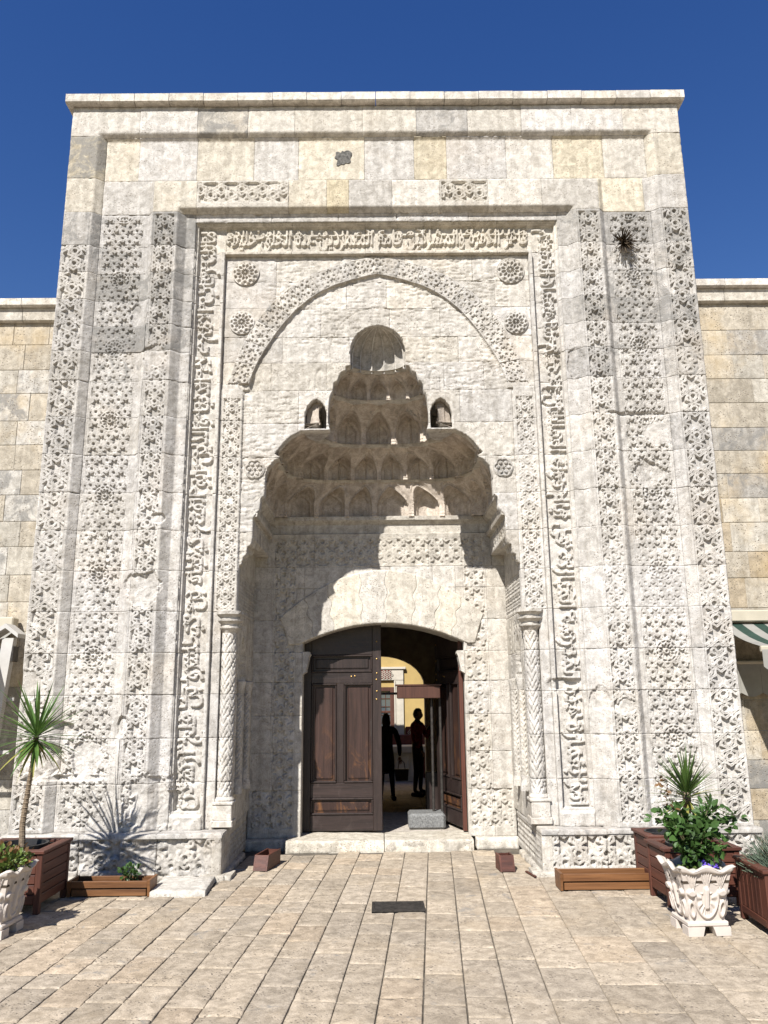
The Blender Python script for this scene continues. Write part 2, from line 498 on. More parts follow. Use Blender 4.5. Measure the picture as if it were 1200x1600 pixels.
def grid_stone(name, mat, parent, x0, x1, z0, z1, res, hfun, O=(0, 0, 0), U=(1, 0, 0), Vv=(0, 0, 1), N=(0, -1, 0),
               sdf=None, gap=0.0008, rnd=0.0018, color=(0.5, 0.46, 0.4, 0.2), thick=0.10, jit=0.003, smooth=False, chip=0.012, warp=None):
    """One stone whose face is a relief h(x, z) over the rectangle; sides run back by `thick`."""
    x0 += gap; x1 -= gap; z0 += gap; z1 -= gap
    if x1 - x0 < 0.004 or z1 - z0 < 0.004:
        return None
    nx = max(2, int(math.ceil((x1 - x0) / res)) + 1); nz = max(2, int(math.ceil((z1 - z0) / res)) + 1)
    def lines(lo, hi, n):
        q = np.linspace(lo, hi, n)
        e_ = 0.005 if warp is None else 0.02 * (hi - lo)
        if (hi - lo) / (n - 1) > 1.6 * e_:      # extra lines close to the edges keep the arrises crisp
            q = np.concatenate([[lo, lo + e_], q[1:-1], [hi - e_, hi]])
        return q
    X, Z = np.meshgrid(lines(x0, x1, nx), lines(z0, z1, nz))
    nz, nx = X.shape
    if sdf is not None:
        hstep = max((x1 - x0) / (nx - 1), (z1 - z0) / (nz - 1))
        s = sdf(X, Z)
        if s.max() < -hstep:
            return None
        e = 1e-3
        gx = (sdf(X + e, Z) - s) / e; gz = (sdf(X, Z + e) - s) / e
        near = np.abs(s) < 0.62 * hstep
        X = np.where(near, X - gx * s, X); Z = np.where(near, Z - gz * s, Z)
    H = hfun(X, Z)
    so = random.random() * 50
    d = np.minimum(np.minimum(X - x0, x1 - X), np.minimum(Z - z0, z1 - Z))
    ch = np.clip(fbm(X, Z, 22.0, 2, so) - 0.50, 0, 1) * (2 if random.random() < .45 else .4)
    H = H - rnd * np.exp(-(d / 0.005) ** 2) - chip * ch * np.exp(-(d / 0.016) ** 2)
    H = H + (random.random() - 0.5) * 2 * jit + (X - (x0 + x1) / 2) * (random.random() - 0.5) * 0.006 + (Z - (z0 + z1) / 2) * (random.random() - 0.5) * 0.006
    O, U, Vv, N = (np.array(k, float) for k in (O, U, Vv, N))
    if warp is not None:
        P3 = warp(X.ravel(), Z.ravel(), H.ravel()); B3 = warp(X.ravel(), Z.ravel(), H.ravel() * 0 - thick)
    else:
        P3 = O + X.ravel()[:, None] * U + Z.ravel()[:, None] * Vv + H.ravel()[:, None] * N
        B3 = O + X.ravel()[:, None] * U + Z.ravel()[:, None] * Vv + (H.ravel() * 0 + H.min() - thick)[:, None] * N
    idx = np.arange(nx * nz).reshape(nz, nx)
    F = np.stack([idx[:-1, :-1], idx[:-1, 1:], idx[1:, 1:], idx[1:, :-1]], -1).reshape(-1, 4)
    if sdf is not None:
        xc = X.ravel()[F].mean(1); zc = Z.ravel()[F].mean(1)
        F = F[sdf(xc, zc) > 0]
        if len(F) < 2:
            return None
    E = np.concatenate([F[:, [0, 1]], F[:, [1, 2]], F[:, [2, 3]], F[:, [3, 0]]])
    key = np.sort(E, 1).astype(np.int64); key = key[:, 0] * (nx * nz) + key[:, 1]
    uq, inv, cnt = np.unique(key, return_inverse=True, return_counts=True)
    BE = E[cnt[inv] == 1]
    bv, binv = np.unique(BE.ravel(), return_inverse=True)
    binv = binv.reshape(-1, 2)
    used, uinv = np.unique(F.ravel(), return_inverse=True)
    remap = np.full(nx * nz, -1); remap[used] = np.arange(len(used))
    nb = len(used)
    V = np.concatenate([P3[used], B3[bv]])
    S = np.stack([remap[BE[:, 1]], remap[BE[:, 0]], nb + binv[:, 0], nb + binv[:, 1]], -1)
    FF = np.concatenate([uinv.reshape(-1, 4), S])
    # orientation: U x V should point along N, otherwise flip
    if warp is None and np.dot(np.cross(U, Vv), N) < 0:
        FF = FF[:, ::-1]
    # local origin at the stone's middle
    c = V.mean(0)
    o = np_mesh(name, V - c, FF, mat, parent, smooth)
    o.location = c
    o.color = color
    return o


def poly_sdf(pts):
    """signed distance to a closed polygon, positive outside"""
    A = np.array(pts, float); B = np.roll(A, -1, 0)
    lo, hi = A.min(0), A.max(0)
    def f(X, Z):
        X = np.asarray(X, float); Z = np.asarray(Z, float)
        sh = X.shape
        x = X.ravel(); z = Z.ravel()
        d = np.full(x.shape, 1e9); ins = np.zeros(x.shape, bool)
        for (ax, az), (bx, bz) in zip(A, B):
            ex, ez = bx - ax, bz - az
            L = ex * ex + ez * ez
            if L < 1e-12:
                continue
            t = np.clip(((x - ax) * ex + (z - az) * ez) / L, 0, 1)
            d = np.minimum(d, (x - ax - t * ex) ** 2 + (z - az - t * ez) ** 2)
            c = (az > z) != (bz > z)
            if abs(ez) > 1e-12:
                ins ^= c & (x < ax + (z - az) * ex / ez)
        d = np.sqrt(d)
        return np.where(ins, -d, d).reshape(sh)
    return f

# ------------------------------------------------------------------ carved Arabic lettering
_AF = {}
for _c in range(0xFE70, 0xFEFD):
    _d = unicodedata.decomposition(chr(_c)).split()
    if _d and _d[0] in ('<initial>', '<medial>', '<final>', '<isolated>'):
        _AF[(_d[0][1:-1], ''.join(chr(int(k, 16)) for k in _d[1:]))] = chr(_c)
def arabic(s):
    g = []; i = 0
    while i < len(s):
        if s[i] == '\u0644' and i + 1 < len(s) and s[i + 1] in '\u0627\u0623\u0625\u0622':
            g.append(s[i:i + 2]); i += 2
        else:
            g.append(s[i]); i += 1
    out = []
    for k, c in enumerate(g):
        fin = ('final', c) in _AF
        pv = k > 0 and ('initial', g[k - 1]) in _AF and fin
        nx = k + 1 < len(g) and ('initial', c) in _AF and ('final', g[k + 1]) in _AF
        out.append(_AF.get(('medial' if pv and nx else 'final' if pv else 'initial' if nx else 'isolated', c), c))
    return ''.join(reversed(out))
def text_raster(txt, W, Hh, res, bold=0.022, zf=(0.02, 0.98), xs=None):
    """coverage map (rows from the bottom) of a line of lettering stretched over W x Hh metres"""
    cu = bpy.data.curves.new('lettering', 'FONT')
    cu.body = arabic(txt); cu.resolution_u = 3; cu.offset = bold
    o = bpy.data.objects.new('lettering', cu)
    COL.objects.link(o)
    dg = bpy.context.evaluated_depsgraph_get()
    me = o.evaluated_get(dg).to_mesh()
    me.calc_loop_triangles()
    V = np.empty(len(me.vertices) * 3, np.float32); me.vertices.foreach_get('co', V); V = V.reshape(-1, 3)[:, :2]
    T = np.empty(len(me.loop_triangles) * 3, np.int32); me.loop_triangles.foreach_get('vertices', T); T = T.reshape(-1, 3)
    o.evaluated_get(dg).to_mesh_clear()
    bpy.data.objects.remove(o); bpy.data.curves.remove(cu)
    nx, nz = int(W / res), int(Hh / res)
    lo, hi = V.min(0), V.max(0)
    V = (V - lo) / (hi - lo)
    # ascenders reach up: a mild power curve stretches the tall letters
    V[:, 1] = zf[0] + (zf[1] - zf[0]) * V[:, 1]
    V = V * np.array([nx - 1, nz - 1])
    img = np.zeros((nz, nx), np.float32)
    P = V[T]
    mn = np.floor(P.min(1)).astype(int); mx = np.ceil(P.max(1)).astype(int)
    for (a, b, c), (x0, y0), (x1, y1) in zip(P, mn, mx):
        x0 = max(x0, 0); y0 = max(y0, 0); x1 = min(x1, nx - 1); y1 = min(y1, nz - 1)
        if x1 < x0 or y1 < y0:
            continue
        gx, gy = np.meshgrid(np.arange(x0, x1 + 1), np.arange(y0, y1 + 1))
        w0 = (b[0] - a[0]) * (gy - a[1]) - (b[1] - a[1]) * (gx - a[0])
        w1 = (c[0] - b[0]) * (gy - b[1]) - (c[1] - b[1]) * (gx - b[0])
        w2 = (a[0] - c[0]) * (gy - c[1]) - (a[1] - c[1]) * (gx - c[0])
        e = 0.35
        ins = ((w0 >= -e) & (w1 >= -e) & (w2 >= -e)) | ((w0 <= e) & (w1 <= e) & (w2 <= e))
        img[y0:y1 + 1, x0:x1 + 1] = np.maximum(img[y0:y1 + 1, x0:x1 + 1], ins)
    return img
def sample(img, fx, fz):
    """fx, fz in 0..1"""
    nz, nx = img.shape
    xi = np.clip(fx * (nx - 1), 0, nx - 1.001); zi = np.clip(fz * (nz - 1), 0, nz - 1.001)
    x0 = xi.astype(int); z0 = zi.astype(int); ax = xi - x0; az = zi - z0
    return (img[z0, x0] * (1 - ax) + img[z0, x0 + 1] * ax) * (1 - az) + (img[z0 + 1, x0] * (1 - ax) + img[z0 + 1, x0 + 1] * ax) * az

# ================================================================== the portal
portal = thing('carved_portal', 'tall white stone portal covered in carved bands, with a stalactite niche over its wooden door', 'portal')

def tone(z, warm=0.0, grey=None, base=1.0, lich=None):
    """block colour and lichen amount at height z"""
    b = base * random.uniform(0.90, 1.07)
    w = warm + random.uniform(-0.03, 0.05)
    up = float(np.interp(z, [0, 1.0, 3.0, 4.3, 5.5, 6.7, 7.0], [0.06, 0.0, 0.16, 0.46, 0.70, 0.62, 0.1]))
    g = (up * random.uniform(0.55, 1.25)) if grey is None else grey
    c = np.array([0.458, 0.438, 0.410]) * (1 - 0.42 * g)
    c = c * np.array([1 + 0.05 * w, 1 - 0.12 * w, 1 - 0.55 * w]) * b
    a = (0.24 + 0.46 * g + random.uniform(-0.08, 0.10)) if lich is None else lich
    return (float(min(c[0], .8)), float(min(c[1], .8)), float(min(c[2], .8)), float(min(max(a, 0), 1)))

ZK = [6.23, 6.27, 6.575, 6.605, 6.67, 6.74, 7.05, 7.105, 7.60, 7.67, 7.99]
QK = [1.64, 1.68, 1.93, 1.965, 2.065, 2.15, 2.41, 2.475, 2.99, 3.07, 3.375]
PQ = [0, 1.640, 1.646, 1.678, 1.684, 1.932, 1.938, 1.955, 1.960, 1.967, 2.065, 2.15, 2.42, 2.475, 2.99, 3.07, 4]
PH = [-.165, -.165, -.115, -.115, -.178, -.178, -.125, -.125, -.105, -.085, -.085, -.005, -.005, -.065, -.065, 0.0, 0.0]

IN_R = np.array([(1.36, 4.60), (1.351, 4.764), (1.300, 4.93), (1.228, 5.081), (1.068, 5.348), (0.885, 5.585), (0.692, 5.760), (0.50, 5.868), (0.25, 5.955), (0.0, 6.015)])
OUT_R = np.array([(1.59, 4.60), (1.572, 4.764), (1.500, 5.02), (1.420, 5.235), (1.250, 5.535), (1.045, 5.775), (0.800, 5.965), (0.56, 6.085), (0.27, 6.175), (0.0, 6.222)])
ARCH_IN = poly_sdf([(-1.36, 4.0)] + [(-x, z) for x, z in IN_R] + [(x, z) for x, z in IN_R[::-1][1:]] + [(1.36, 4.0)])

half = [(1.405, 2.0), (1.405, 2.78), (1.40, 2.84), (1.375, 2.87), (1.36, 2.93), (1.33, 2.96), (1.325, 3.03), (1.29, 3.06), (1.275, 3.12), (1.275, 3.33), (1.21, 3.42), (1.205, 3.53), (1.168, 3.56),
        (1.162, 3.78), (1.135, 3.86), (1.075, 3.935), (1.01, 3.965), (1.075, 4.005), (1.03, 4.06), (0.99, 4.115), (0.91, 4.195), (0.80, 4.252), (0.50, 4.256),
        (0.525, 4.33), (0.525, 4.45), (0.51, 4.62), (0.475, 4.70), (0.47, 4.77), (0.43, 4.80), (0.40, 4.885), (0.345, 4.92), (0.335, 4.96), (0.292, 4.975), (0.296, 5.13)]
half += [(0.296 * math.cos(a), 5.13 + 0.295 * math.sin(a)) for a in [k * math.pi / 20 for k in range(1, 10)]]
OPEN = [(-x, z) for x, z in half] + [(0, 5.43)] + [(x, z) for x, z in half[::-1]]
CELL = [(0.541, 4.270), (0.538, 4.45), (0.56, 4.52), (0.605, 4.575), (0.652, 4.605), (0.70, 4.570), (0.745, 4.515), (0.768, 4.44), (0.768, 4.270)]
_s0 = poly_sdf(OPEN); _s1 = poly_sdf(CELL); _s2 = poly_sdf([(-x, z) for x, z in CELL[::-1]])
def open_sdf(X, Z):
    return np.minimum(np.minimum(_s0(X, Z), _s1(X, Z)), _s2(X, Z))

# damaged or re-cut places (x, z, rx, rz, loss): the carving is gone there
DAMAGE = [(2.06, 4.92, .075, .17, .02), (2.86, 4.16, .17, .13, .008), (2.73, 3.74, .13, .15, .035), (-2.30, 2.62, .17, .16, .03), (-2.33, 5.02, .13, .13, .02),
          (-3.15, 1.0, .22, .16, .05), (-2.75, 1.02, .16, .16, .03), (-3.05, 1.3, .2, .06, .05), (-2.1, .62, .25, .25, .03), (-2.42, 1.32, .05, .10, .035),
          (-2.2, 3.30, .08, .05, .03), (2.08, 1.52, .10, .12, .02), (1.75, 1.66, .14, .06, .03), (-2.55, 5.50, .05, .12, .02), (1.80, 4.60, .1, .1, .02), (2.3, 1.45, .08, .06, .02),
          (-3.3, 1.7, .10, .14, .02), (-1.35, 4.74, .12, .10, .02), (2.66, 4.36, .30, .022, .03), (-2.9, .86, .35, .03, .03), (-2.72, 5.86, .05, .03, .02)]

TXT_R = 'امر بعمارة هذه المدرسة المباركة في ايام دولة السلطان الاعظم شاهنشاه المعظم'
TXT_T = 'قاهر الكفرة والمشركين قامع المتمردين عدة الخلق خليفة'
TXT_L = 'مالك رقاب الامم علاء الدنيا والدين ابو الفتح كيقباد بن كيخسرو بن قلج ارسلان'
TR_S = 0.004
IMG_R = text_raster(TXT_R, 5.98, 0.235, TR_S, 0.020, (-.14, 1.12))
IMG_T = text_raster(TXT_T, 3.30, 0.275, TR_S, 0.020, (-.14, 1.12))
IMG_L = text_raster(TXT_L, 5.98, 0.235, TR_S, 0.020, (-.14, 1.12))

# a second, smaller line of letters fills the upper half of the strip, as in stacked script
IMG_R = np.maximum(IMG_R, text_raster(TXT_L[:60], 5.98, 0.235, TR_S, 0.014, (.46, 1.10)))
IMG_L = np.maximum(IMG_L, text_raster(TXT_R[:60], 5.98, 0.235, TR_S, 0.014, (.46, 1.10)))
IMG_T = np.maximum(IMG_T, text_raster(TXT_L[:38], 3.30, 0.275, TR_S, 0.014, (.46, 1.10)))
def front_h(X, Z, detail=True):
    ax = np.abs(X)
    q = np.maximum(ax, np.interp(Z, ZK, QK, left=0))
    h = np.interp(q, PQ, PH)
    inner = (ax < 1.64) & (Z < 6.23)
    # jamb and tympanum levels
    h = np.where(inner & (Z < 4.70), np.where(ax > 1.415, -.155, -.185), h)
    tym = inner & (ARCH_IN(X, Z) < 0) & (Z >= 4.70)
    h = np.where(tym, -.185, h)
    # foot of the inscription strip
    h = np.where((ax < 1.96) & (ax > 1.66) & (Z < 0.545), np.interp(Z, [.44, .50, .52, .545], [-.085, -.085, -.12, -.12]), h)
    if not detail:
        return h + (fbm(X, Z, 14, 3) - 0.5) * 0.006
    cav = np.zeros_like(h)
    s = np.sign(X)
    n1 = fbm(X, Z, 3.0, 3, 3.0)
    wear = np.clip((fbm(X, Z, 1.3, 3, 8.0) - 0.56) * 3.5, 0, 0.55)
    mA = (ax > 3.10) & (ax < 3.345) & (Z < np.where(X < 0, 6.29, 6.69)) & (Z > 0.42)
    cav = np.where(mA, 0.036 * (1 - straps(X - s * 3.2225, Z, 0.1415, 0.0138, 0.25, 0.50, 0.004)), cav)
    mB = (ax > 2.535) & (ax < 2.955) & (Z < 6.66) & (Z > 0.43)
    zr = np.mod(Z - 0.38 + 0.395, 0.79) - 0.395
    xr = X - s * 2.745
    rB = np.hypot(xr, zr)
    netB = np.where(rB < 0.105, honey(xr, Z, 0.060, 0.79, 0.38), straps(xr, Z - 0.38, 0.0862, 0.0092, 0.27, 0.52, 0.005))
    netB = np.where(np.abs(rB - 0.105) < 0.008, 1.0, netB)
    cav = np.where(mB, 0.028 * (1 - netB), cav)
    mC = (ax > 2.185) & (ax < 2.385) & (Z < 6.66) & (Z > 0.43)
    cav = np.where(mC, 0.034 * (1 - straps(X - s * 2.285, Z + 0.1, 0.1155, 0.0115, 0.25, 0.50, 0.004)), cav)
    mD = (ax > 1.435) & (ax < 1.605) & (Z < 4.60) & (Z > 2.40)
    cav = np.where(mD, 0.022 * (1 - straps(X - s * 1.52, Z, 0.0981, 0.0085, 0.27, 0.5, 0.005)), cav)
    mP = (X > -1.93) & (X < -0.965) & (Z > 6.80) & (Z < 7.045) | (X > 0.71) & (X < 1.20) & (Z > 6.785) & (Z < 7.035)
    cav = np.where(mP, 0.030 * (1 - straps(X, Z, 0.13, 0.0115)), cav)
    # thin border lines beside the bands
    for b in (3.09, 3.357, 2.525, 2.968, 2.172, 2.397, 1.425, 1.617):
        zt = 4.7 if b < 2 else 6.66
        cav = np.where((np.abs(ax - b) < 0.004) & (Z < zt) & (Z > 0.42) & ((b > 2) | (Z > 2.4)), 0.007, cav)
    # lettering
    fz = (ax - 1.690) / 0.235
    fxl = (Z - 0.56) / 5.98
    mL = (ax > 1.690) & (ax < 1.925) & (Z > 0.56) & (Z < 6.54)
    let = np.where(X < 0, sample(IMG_L, np.clip(fxl, 0, 1), np.clip(fz, 0, 1)), sample(IMG_R, np.clip(1 - fxl, 0, 1), np.clip(fz, 0, 1)))
    h = h + np.where(mL, let * 0.028, 0)
    mT = (ax < 1.65) & (Z > 6.28) & (Z < 6.555)
    h = h + np.where(mT, sample(IMG_T, np.clip((X + 1.65) / 3.30, 0, 1), np.clip((Z - 6.28) / 0.275, 0, 1)) * 0.028, 0)
    # wear and damage
    dm = np.zeros_like(h); loss = np.zeros_like(h)
    dn = fbm(X, Z, 11.0, 4, 5.0)
    for (dx, dz, rx, rz, ls) in DAMAGE:
        d = np.hypot((X - dx) / rx, (Z - dz) / rz) + (dn - 0.5) * 1.1
        k = 1 - sstep(0.82, 1.08, d)
        dm = np.maximum(dm, k); loss = np.maximum(loss, k * ls * (0.6 + dn))
    low = np.clip((1.25 - Z) / 1.2, 0, 1) * np.where(X < 0, 1.0, 0.35)
    ero = np.clip((fbm(X, Z, 4.0, 4, 2.0) - 0.60 + 0.22 * low) * 6, 0, 1)
    dm = np.maximum(dm, ero * low)
    loss = loss + ero * low * 0.018
    h = h - cav * (1 - wear) * (1 - dm) - loss
    h = h + (fbm(X, Z, 30, 3, 4.0) - 0.5) * 0.006
    # pitted old blocks of the tympanum
    st = fbm(X * 0.5, Z * 2.2, 26.0, 4, 12.0)
    wt = np.clip((fbm(X, Z, 2.1, 2, 31.0) - 0.42) * 5, 0, 1)
    h = np.where(inner & (ax < 1.415), h - sstep(0.56, 0.64, st) * 0.010 * wt + (fbm(X, Z, 30, 4, 9.0) - 0.5) * 0.012, h)
    rr_ = np.hypot(X / 1.0, Z - 5.13)
    h = np.where(inner & (np.abs(rr_ - 0.50) < 0.006) & (Z > 5.0), h - 0.010, h)
    # little blind arches left and right of the conch
    for cxx in (-0.60, 0.60):
        a = np.hypot((X - cxx) / 0.055, np.where(Z > 4.82, (Z - 4.82) / 0.10, 0))
        m_ = (Z > 4.70) & (Z < 4.93) & (np.abs(a - 1.0) < 0.16)
        h = np.where(inner & m_, h - 0.008, h)
    return h

CZ = [0.385, 0.80, 1.20, 1.60, 1.99, 2.385, 2.785, 3.185, 3.57, 3.965, 4.36, 4.755, 5.08, 5.375, 5.665, 5.98, 6.295, 6.69]
for s in (-1, 1):
    def rect(a, b):
        return (a, b) if s > 0 else (-b, -a)
    for i in range(len(CZ) - 1):
        z0, z1 = CZ[i], CZ[i + 1]
        dz = random.uniform(-0.012, 0.012)
        zm = (z0 + z1) / 2
        plainA = (s < 0 and z0 >= 6.29)
        x0, x1 = rect(2.99, 3.375)
        grid_stone('carved_stone' if not plainA else 'plain_stone', 'stone', portal, x0, x1, z0, z1, 0.0064, front_h, color=tone(zm, lich=0.62 if plainA else None), thick=0.2)
        x0, x1 = rect(2.42, 2.99)
        if random.random() < 0.22:
            xm = x0 + (x1 - x0) * random.uniform(0.4, 0.6)
            grid_stone('carved_stone', 'stone', portal, x0, xm, z0, z1, 0.0064, front_h, color=tone(zm))
            grid_stone('carved_stone', 'stone', portal, xm, x1, z0, z1, 0.0064, front_h, color=tone(zm))
        else:
            grid_stone('carved_stone', 'stone', portal, x0, x1, z0, z1, 0.0064, front_h, color=tone(zm))
        x0, x1 = rect(1.965, 2.42)
        g = float(np.interp(zm, [3.5, 4.5, 6], [0, .25, .35])) if random.random() < .7 else None
        grid_stone('carved_stone', 'stone', portal, x0, x1, z0, z1, 0.0064, front_h, color=tone(zm, grey=g))
        if i < len(CZ) - 2:
            x0, x1 = rect(1.64, 1.965)
            grid_stone('inscription_stone', 'stone', portal, x0, x1, z0, z1 if i < len(CZ) - 3 else 6.27, 0.0062, front_h, color=tone(zm, warm=0.04, grey=float(np.interp(zm, [3.5, 6], [.03, .22]))))
        if zm < 4.7:
            if zm < 2.38:
                x0, x1 = rect(1.552, 1.64)
                grid_stone('plain_stone', 'stone', portal, x0, x1, z0, z1, 0.02, front_h, color=tone(zm))
            else:
                x0, x1 = rect(1.40, 1.64)
                grid_stone('carved_stone', 'stone', portal, x0, x1, z0, min(z1, 4.755), 0.0062, front_h, color=tone(zm, warm=0.05, grey=0.05), sdf=open_sdf)
    # corner of the inscription
    x0, x1 = rect(1.64, 1.965)
    grid_stone('inscription_stone', 'stone', portal, x0, x1, 6.27, 6.605, 0.0062, front_h, color=tone(6.0, warm=0.15, grey=0.15))

def splits(a, b, lo, hi):
    xs = [a]
    while b - xs[-1] > hi:
        xs.append(xs[-1] + random.uniform(lo, hi))
    if b - xs[-1] < lo * 0.5 and len(xs) > 1:
        xs[-1] = b
    else:
        xs.append(b)
    return list(zip(xs[:-1], xs[1:]))

for a, b in splits(-1.64, 1.64, 0.55, 0.85):
    grid_stone('inscription_stone', 'stone', portal, a, b, 6.23, 6.605, 0.0062, front_h, color=tone(6.0, warm=0.18, grey=0.10))
for a, b in splits(-1.965, 1.965, 0.5, 0.85):
    grid_stone('moulding_stone', 'stone', portal, a, b, 6.605, 6.69, 0.011, front_h, color=tone(6.0, grey=0.2), chip=0.03)
# the restored courses over the frame
for a, b, kind in [(-3.375, -2.99, 'l'), (-2.99, -2.42, 'g'), (-2.42, -1.95, 'l'), (-1.95, -.955, 'c'), (-.955, -.54, 'o'), (-.54, -.30, 'O'), (-.30, .17, 'g'), (.17, .69, 'w'), (.69, 1.215, 'c'), (1.215, 1.80, 'w'), (1.80, 2.42, 'g'), (2.42, 2.93, 'o'), (2.93, 3.375, 'g')]:
    col = {'l': tone(7, 0.2, 0.05, lich=0.34), 'g': tone(7, 0.05, 0.38, lich=0.22), 'c': tone(6, 0.1, 0.3, lich=0.3), 'o': tone(7, 0.30, 0.02, lich=0.1), 'O': tone(7, 0.50, 0.15, lich=0.1), 'w': tone(7, 0.08, 0, lich=0.2)}[kind]
    grid_stone('carved_stone' if kind == 'c' else 'plain_stone', 'stone', portal, a, b, 6.69, 7.105, 0.0085 if kind == 'c' else 0.011, front_h, color=col, thick=0.2)
xs2 = [-3.375, -2.99, -2.62, -1.98, -1.35, -.86, -.13, .42, .78, 1.44, 1.96, 2.52, 2.99, 3.375]
for i in range(len(xs2) - 1):
    k = i in (0, 12)
    lich = 0.66 if i == 0 else 0.40 if i == 12 else random.uniform(0.05, 0.26)
    grid_stone('plain_stone', 'stone', portal, xs2[i], xs2[i + 1], 7.105, 7.63, 0.012, front_h, color=tone(7, random.choice([.0, .05, .10, .42, .26]), 0.05 if not k else 0.3, lich=lich), thick=0.2)
xs3 = [-3.375, -2.62, -1.98, -1.42, -.90, -.15, .45, 1.02, 1.62, 2.18, 2.75, 3.375]
for i in range(len(xs3) - 1):
    grid_stone('plain_stone', 'stone', portal, xs3[i], xs3[i + 1], 7.63, 7.995, 0.012, front_h, color=tone(7, random.choice([.0, .08, .16]), 0.3 if i in (2, 6) else 0.04, lich=0.64 if i == 2 else 0.5 if i == 6 else random.uniform(0.08, 0.26)), thick=0.2)
# cornice slabs
xs = [-3.44 + 6.88 * k / 18 for k in range(19)]
for i in range(18):
    mb = MB()
    mb.prism([(-0.055, 8.005), (-0.075, 8.02), (-0.075, 8.115), (0.5, 8.125), (0.5, 8.005)], xs[i] + 0.002, xs[i + 1] - 0.002 - random.uniform(0, .004), 'YZ')
    o = mb.build('cornice_stone', 'stone', portal)
    o.color = tone(7, 0.1, 0.0, base=1.12, lich=random.uniform(0.25, 0.4))
    o.location.z = random.uniform(-.004, .004)

# patch of black crust on the top course
mb = MB()
n = 40
ctr = mb.bm.verts.new((0, -.006, 0)); rg1, rg2 = [], []
for k in range(n):
    a_ = 2 * math.pi * k / n
    rd = .105 * (1 + .55 * (float(vnoise(math.cos(a_) * 2.2, math.sin(a_) * 2.2, 1.0, 3.0, 5.0)) - .5) + .25 * math.sin(5 * a_ + 1) * math.cos(3 * a_))
    rg1.append(mb.bm.verts.new((rd * .8 * math.cos(a_), -.006, rd * 1.0 * math.sin(a_)))); rg2.append(mb.bm.verts.new((rd * .86 * math.cos(a_), .004, rd * 1.06 * math.sin(a_))))
for k in range(n):
    mb.bm.faces.new([ctr, rg1[k], rg1[(k + 1) % n]]); mb.bm.faces.new([rg1[k], rg2[k], rg2[(k + 1) % n], rg1[(k + 1) % n]])
o = mb.build('lichen_patch', 'crust', portal, loc=(-.37, .062, 7.39))

# field stones round the stalactite vault
FZ = [2.80, 3.185, 3.57, 3.965, 4.33, 4.69, 5.00, 5.29, 5.62, 5.93, 6.23]
for i in range(len(FZ) - 1):
    z0, z1 = FZ[i], FZ[i + 1]
    lim = 1.40 if z1 < 4.70 else 1.64
    for a, b in splits(-lim, lim, 0.42, 0.80):
        k = random.random()
        old = 3.9 < z0 < 5.1
        grid_stone('plain_stone', 'trav' if old else 'stone', portal, a, b, z0, z1, 0.011, front_h, sdf=open_sdf, thick=0.11,
                   color=tone(4, random.uniform(0, .15), random.uniform(0.05, 0.40) if k < .7 else 0.0, base=1.0, lich=random.uniform(0.15, 0.40)))

# carved band of the big pointed arch, voussoir by voussoir
def arch_curve(P):
    d = np.r_[0, np.cumsum(np.hypot(*np.diff(P, axis=0).T))]
    return d / d[-1], P
tin = np.linspace(0, 1, 60)
def resample(P):
    d, P_ = arch_curve(P)
    x = np.interp(tin, d, P_[:, 0]); z = np.interp(tin, d, P_[:, 1])
    for _ in range(6):
        x[1:-1] = (x[:-2] + 2 * x[1:-1] + x[2:]) / 4; z[1:-1] = (z[:-2] + 2 * z[1:-1] + z[2:]) / 4
    return x, z
ixs, izs = resample(IN_R[1:]); oxs, ozs = resample(OUT_R[1:])
AL = 2.15
for s in (-1, 1):
    def awarp(t, r, h, s=s):
        t_ = np.clip(t / AL, 0, 1); f = r / 0.215
        x = np.interp(t_, tin, ixs) * (1 - f) + np.interp(t_, tin, oxs) * f
        z = np.interp(t_, tin, izs) * (1 - f) + np.interp(t_, tin, ozs) * f
        return np.stack([s * x, -h + 0.0 * x, z], -1)
    def ah(t, r):
        c = 0.022 * (1 - straps(r - 0.1075, t, 0.0640, 0.0068, 0.30, 0.5, 0.005))
        m_ = (r > 0.012) & (r < 0.203)
        w = np.clip((fbm(t, r, 3, 3, 21.0 + s) - 0.55) * 4, 0, 0.6)
        return -0.150 - np.where(m_, c * (1 - w), 0)
    n = 9
    for k in range(n):
        a, b = AL * k / n, AL * (k + 1) / n
        o = grid_stone('voussoir', 'stone', portal, a, b, 0, 0.215, 0.0062, ah, warp=awarp, color=tone(4.6, 0.05, random.uniform(0.05, 0.45)), thick=0.20, gap=0.0015)

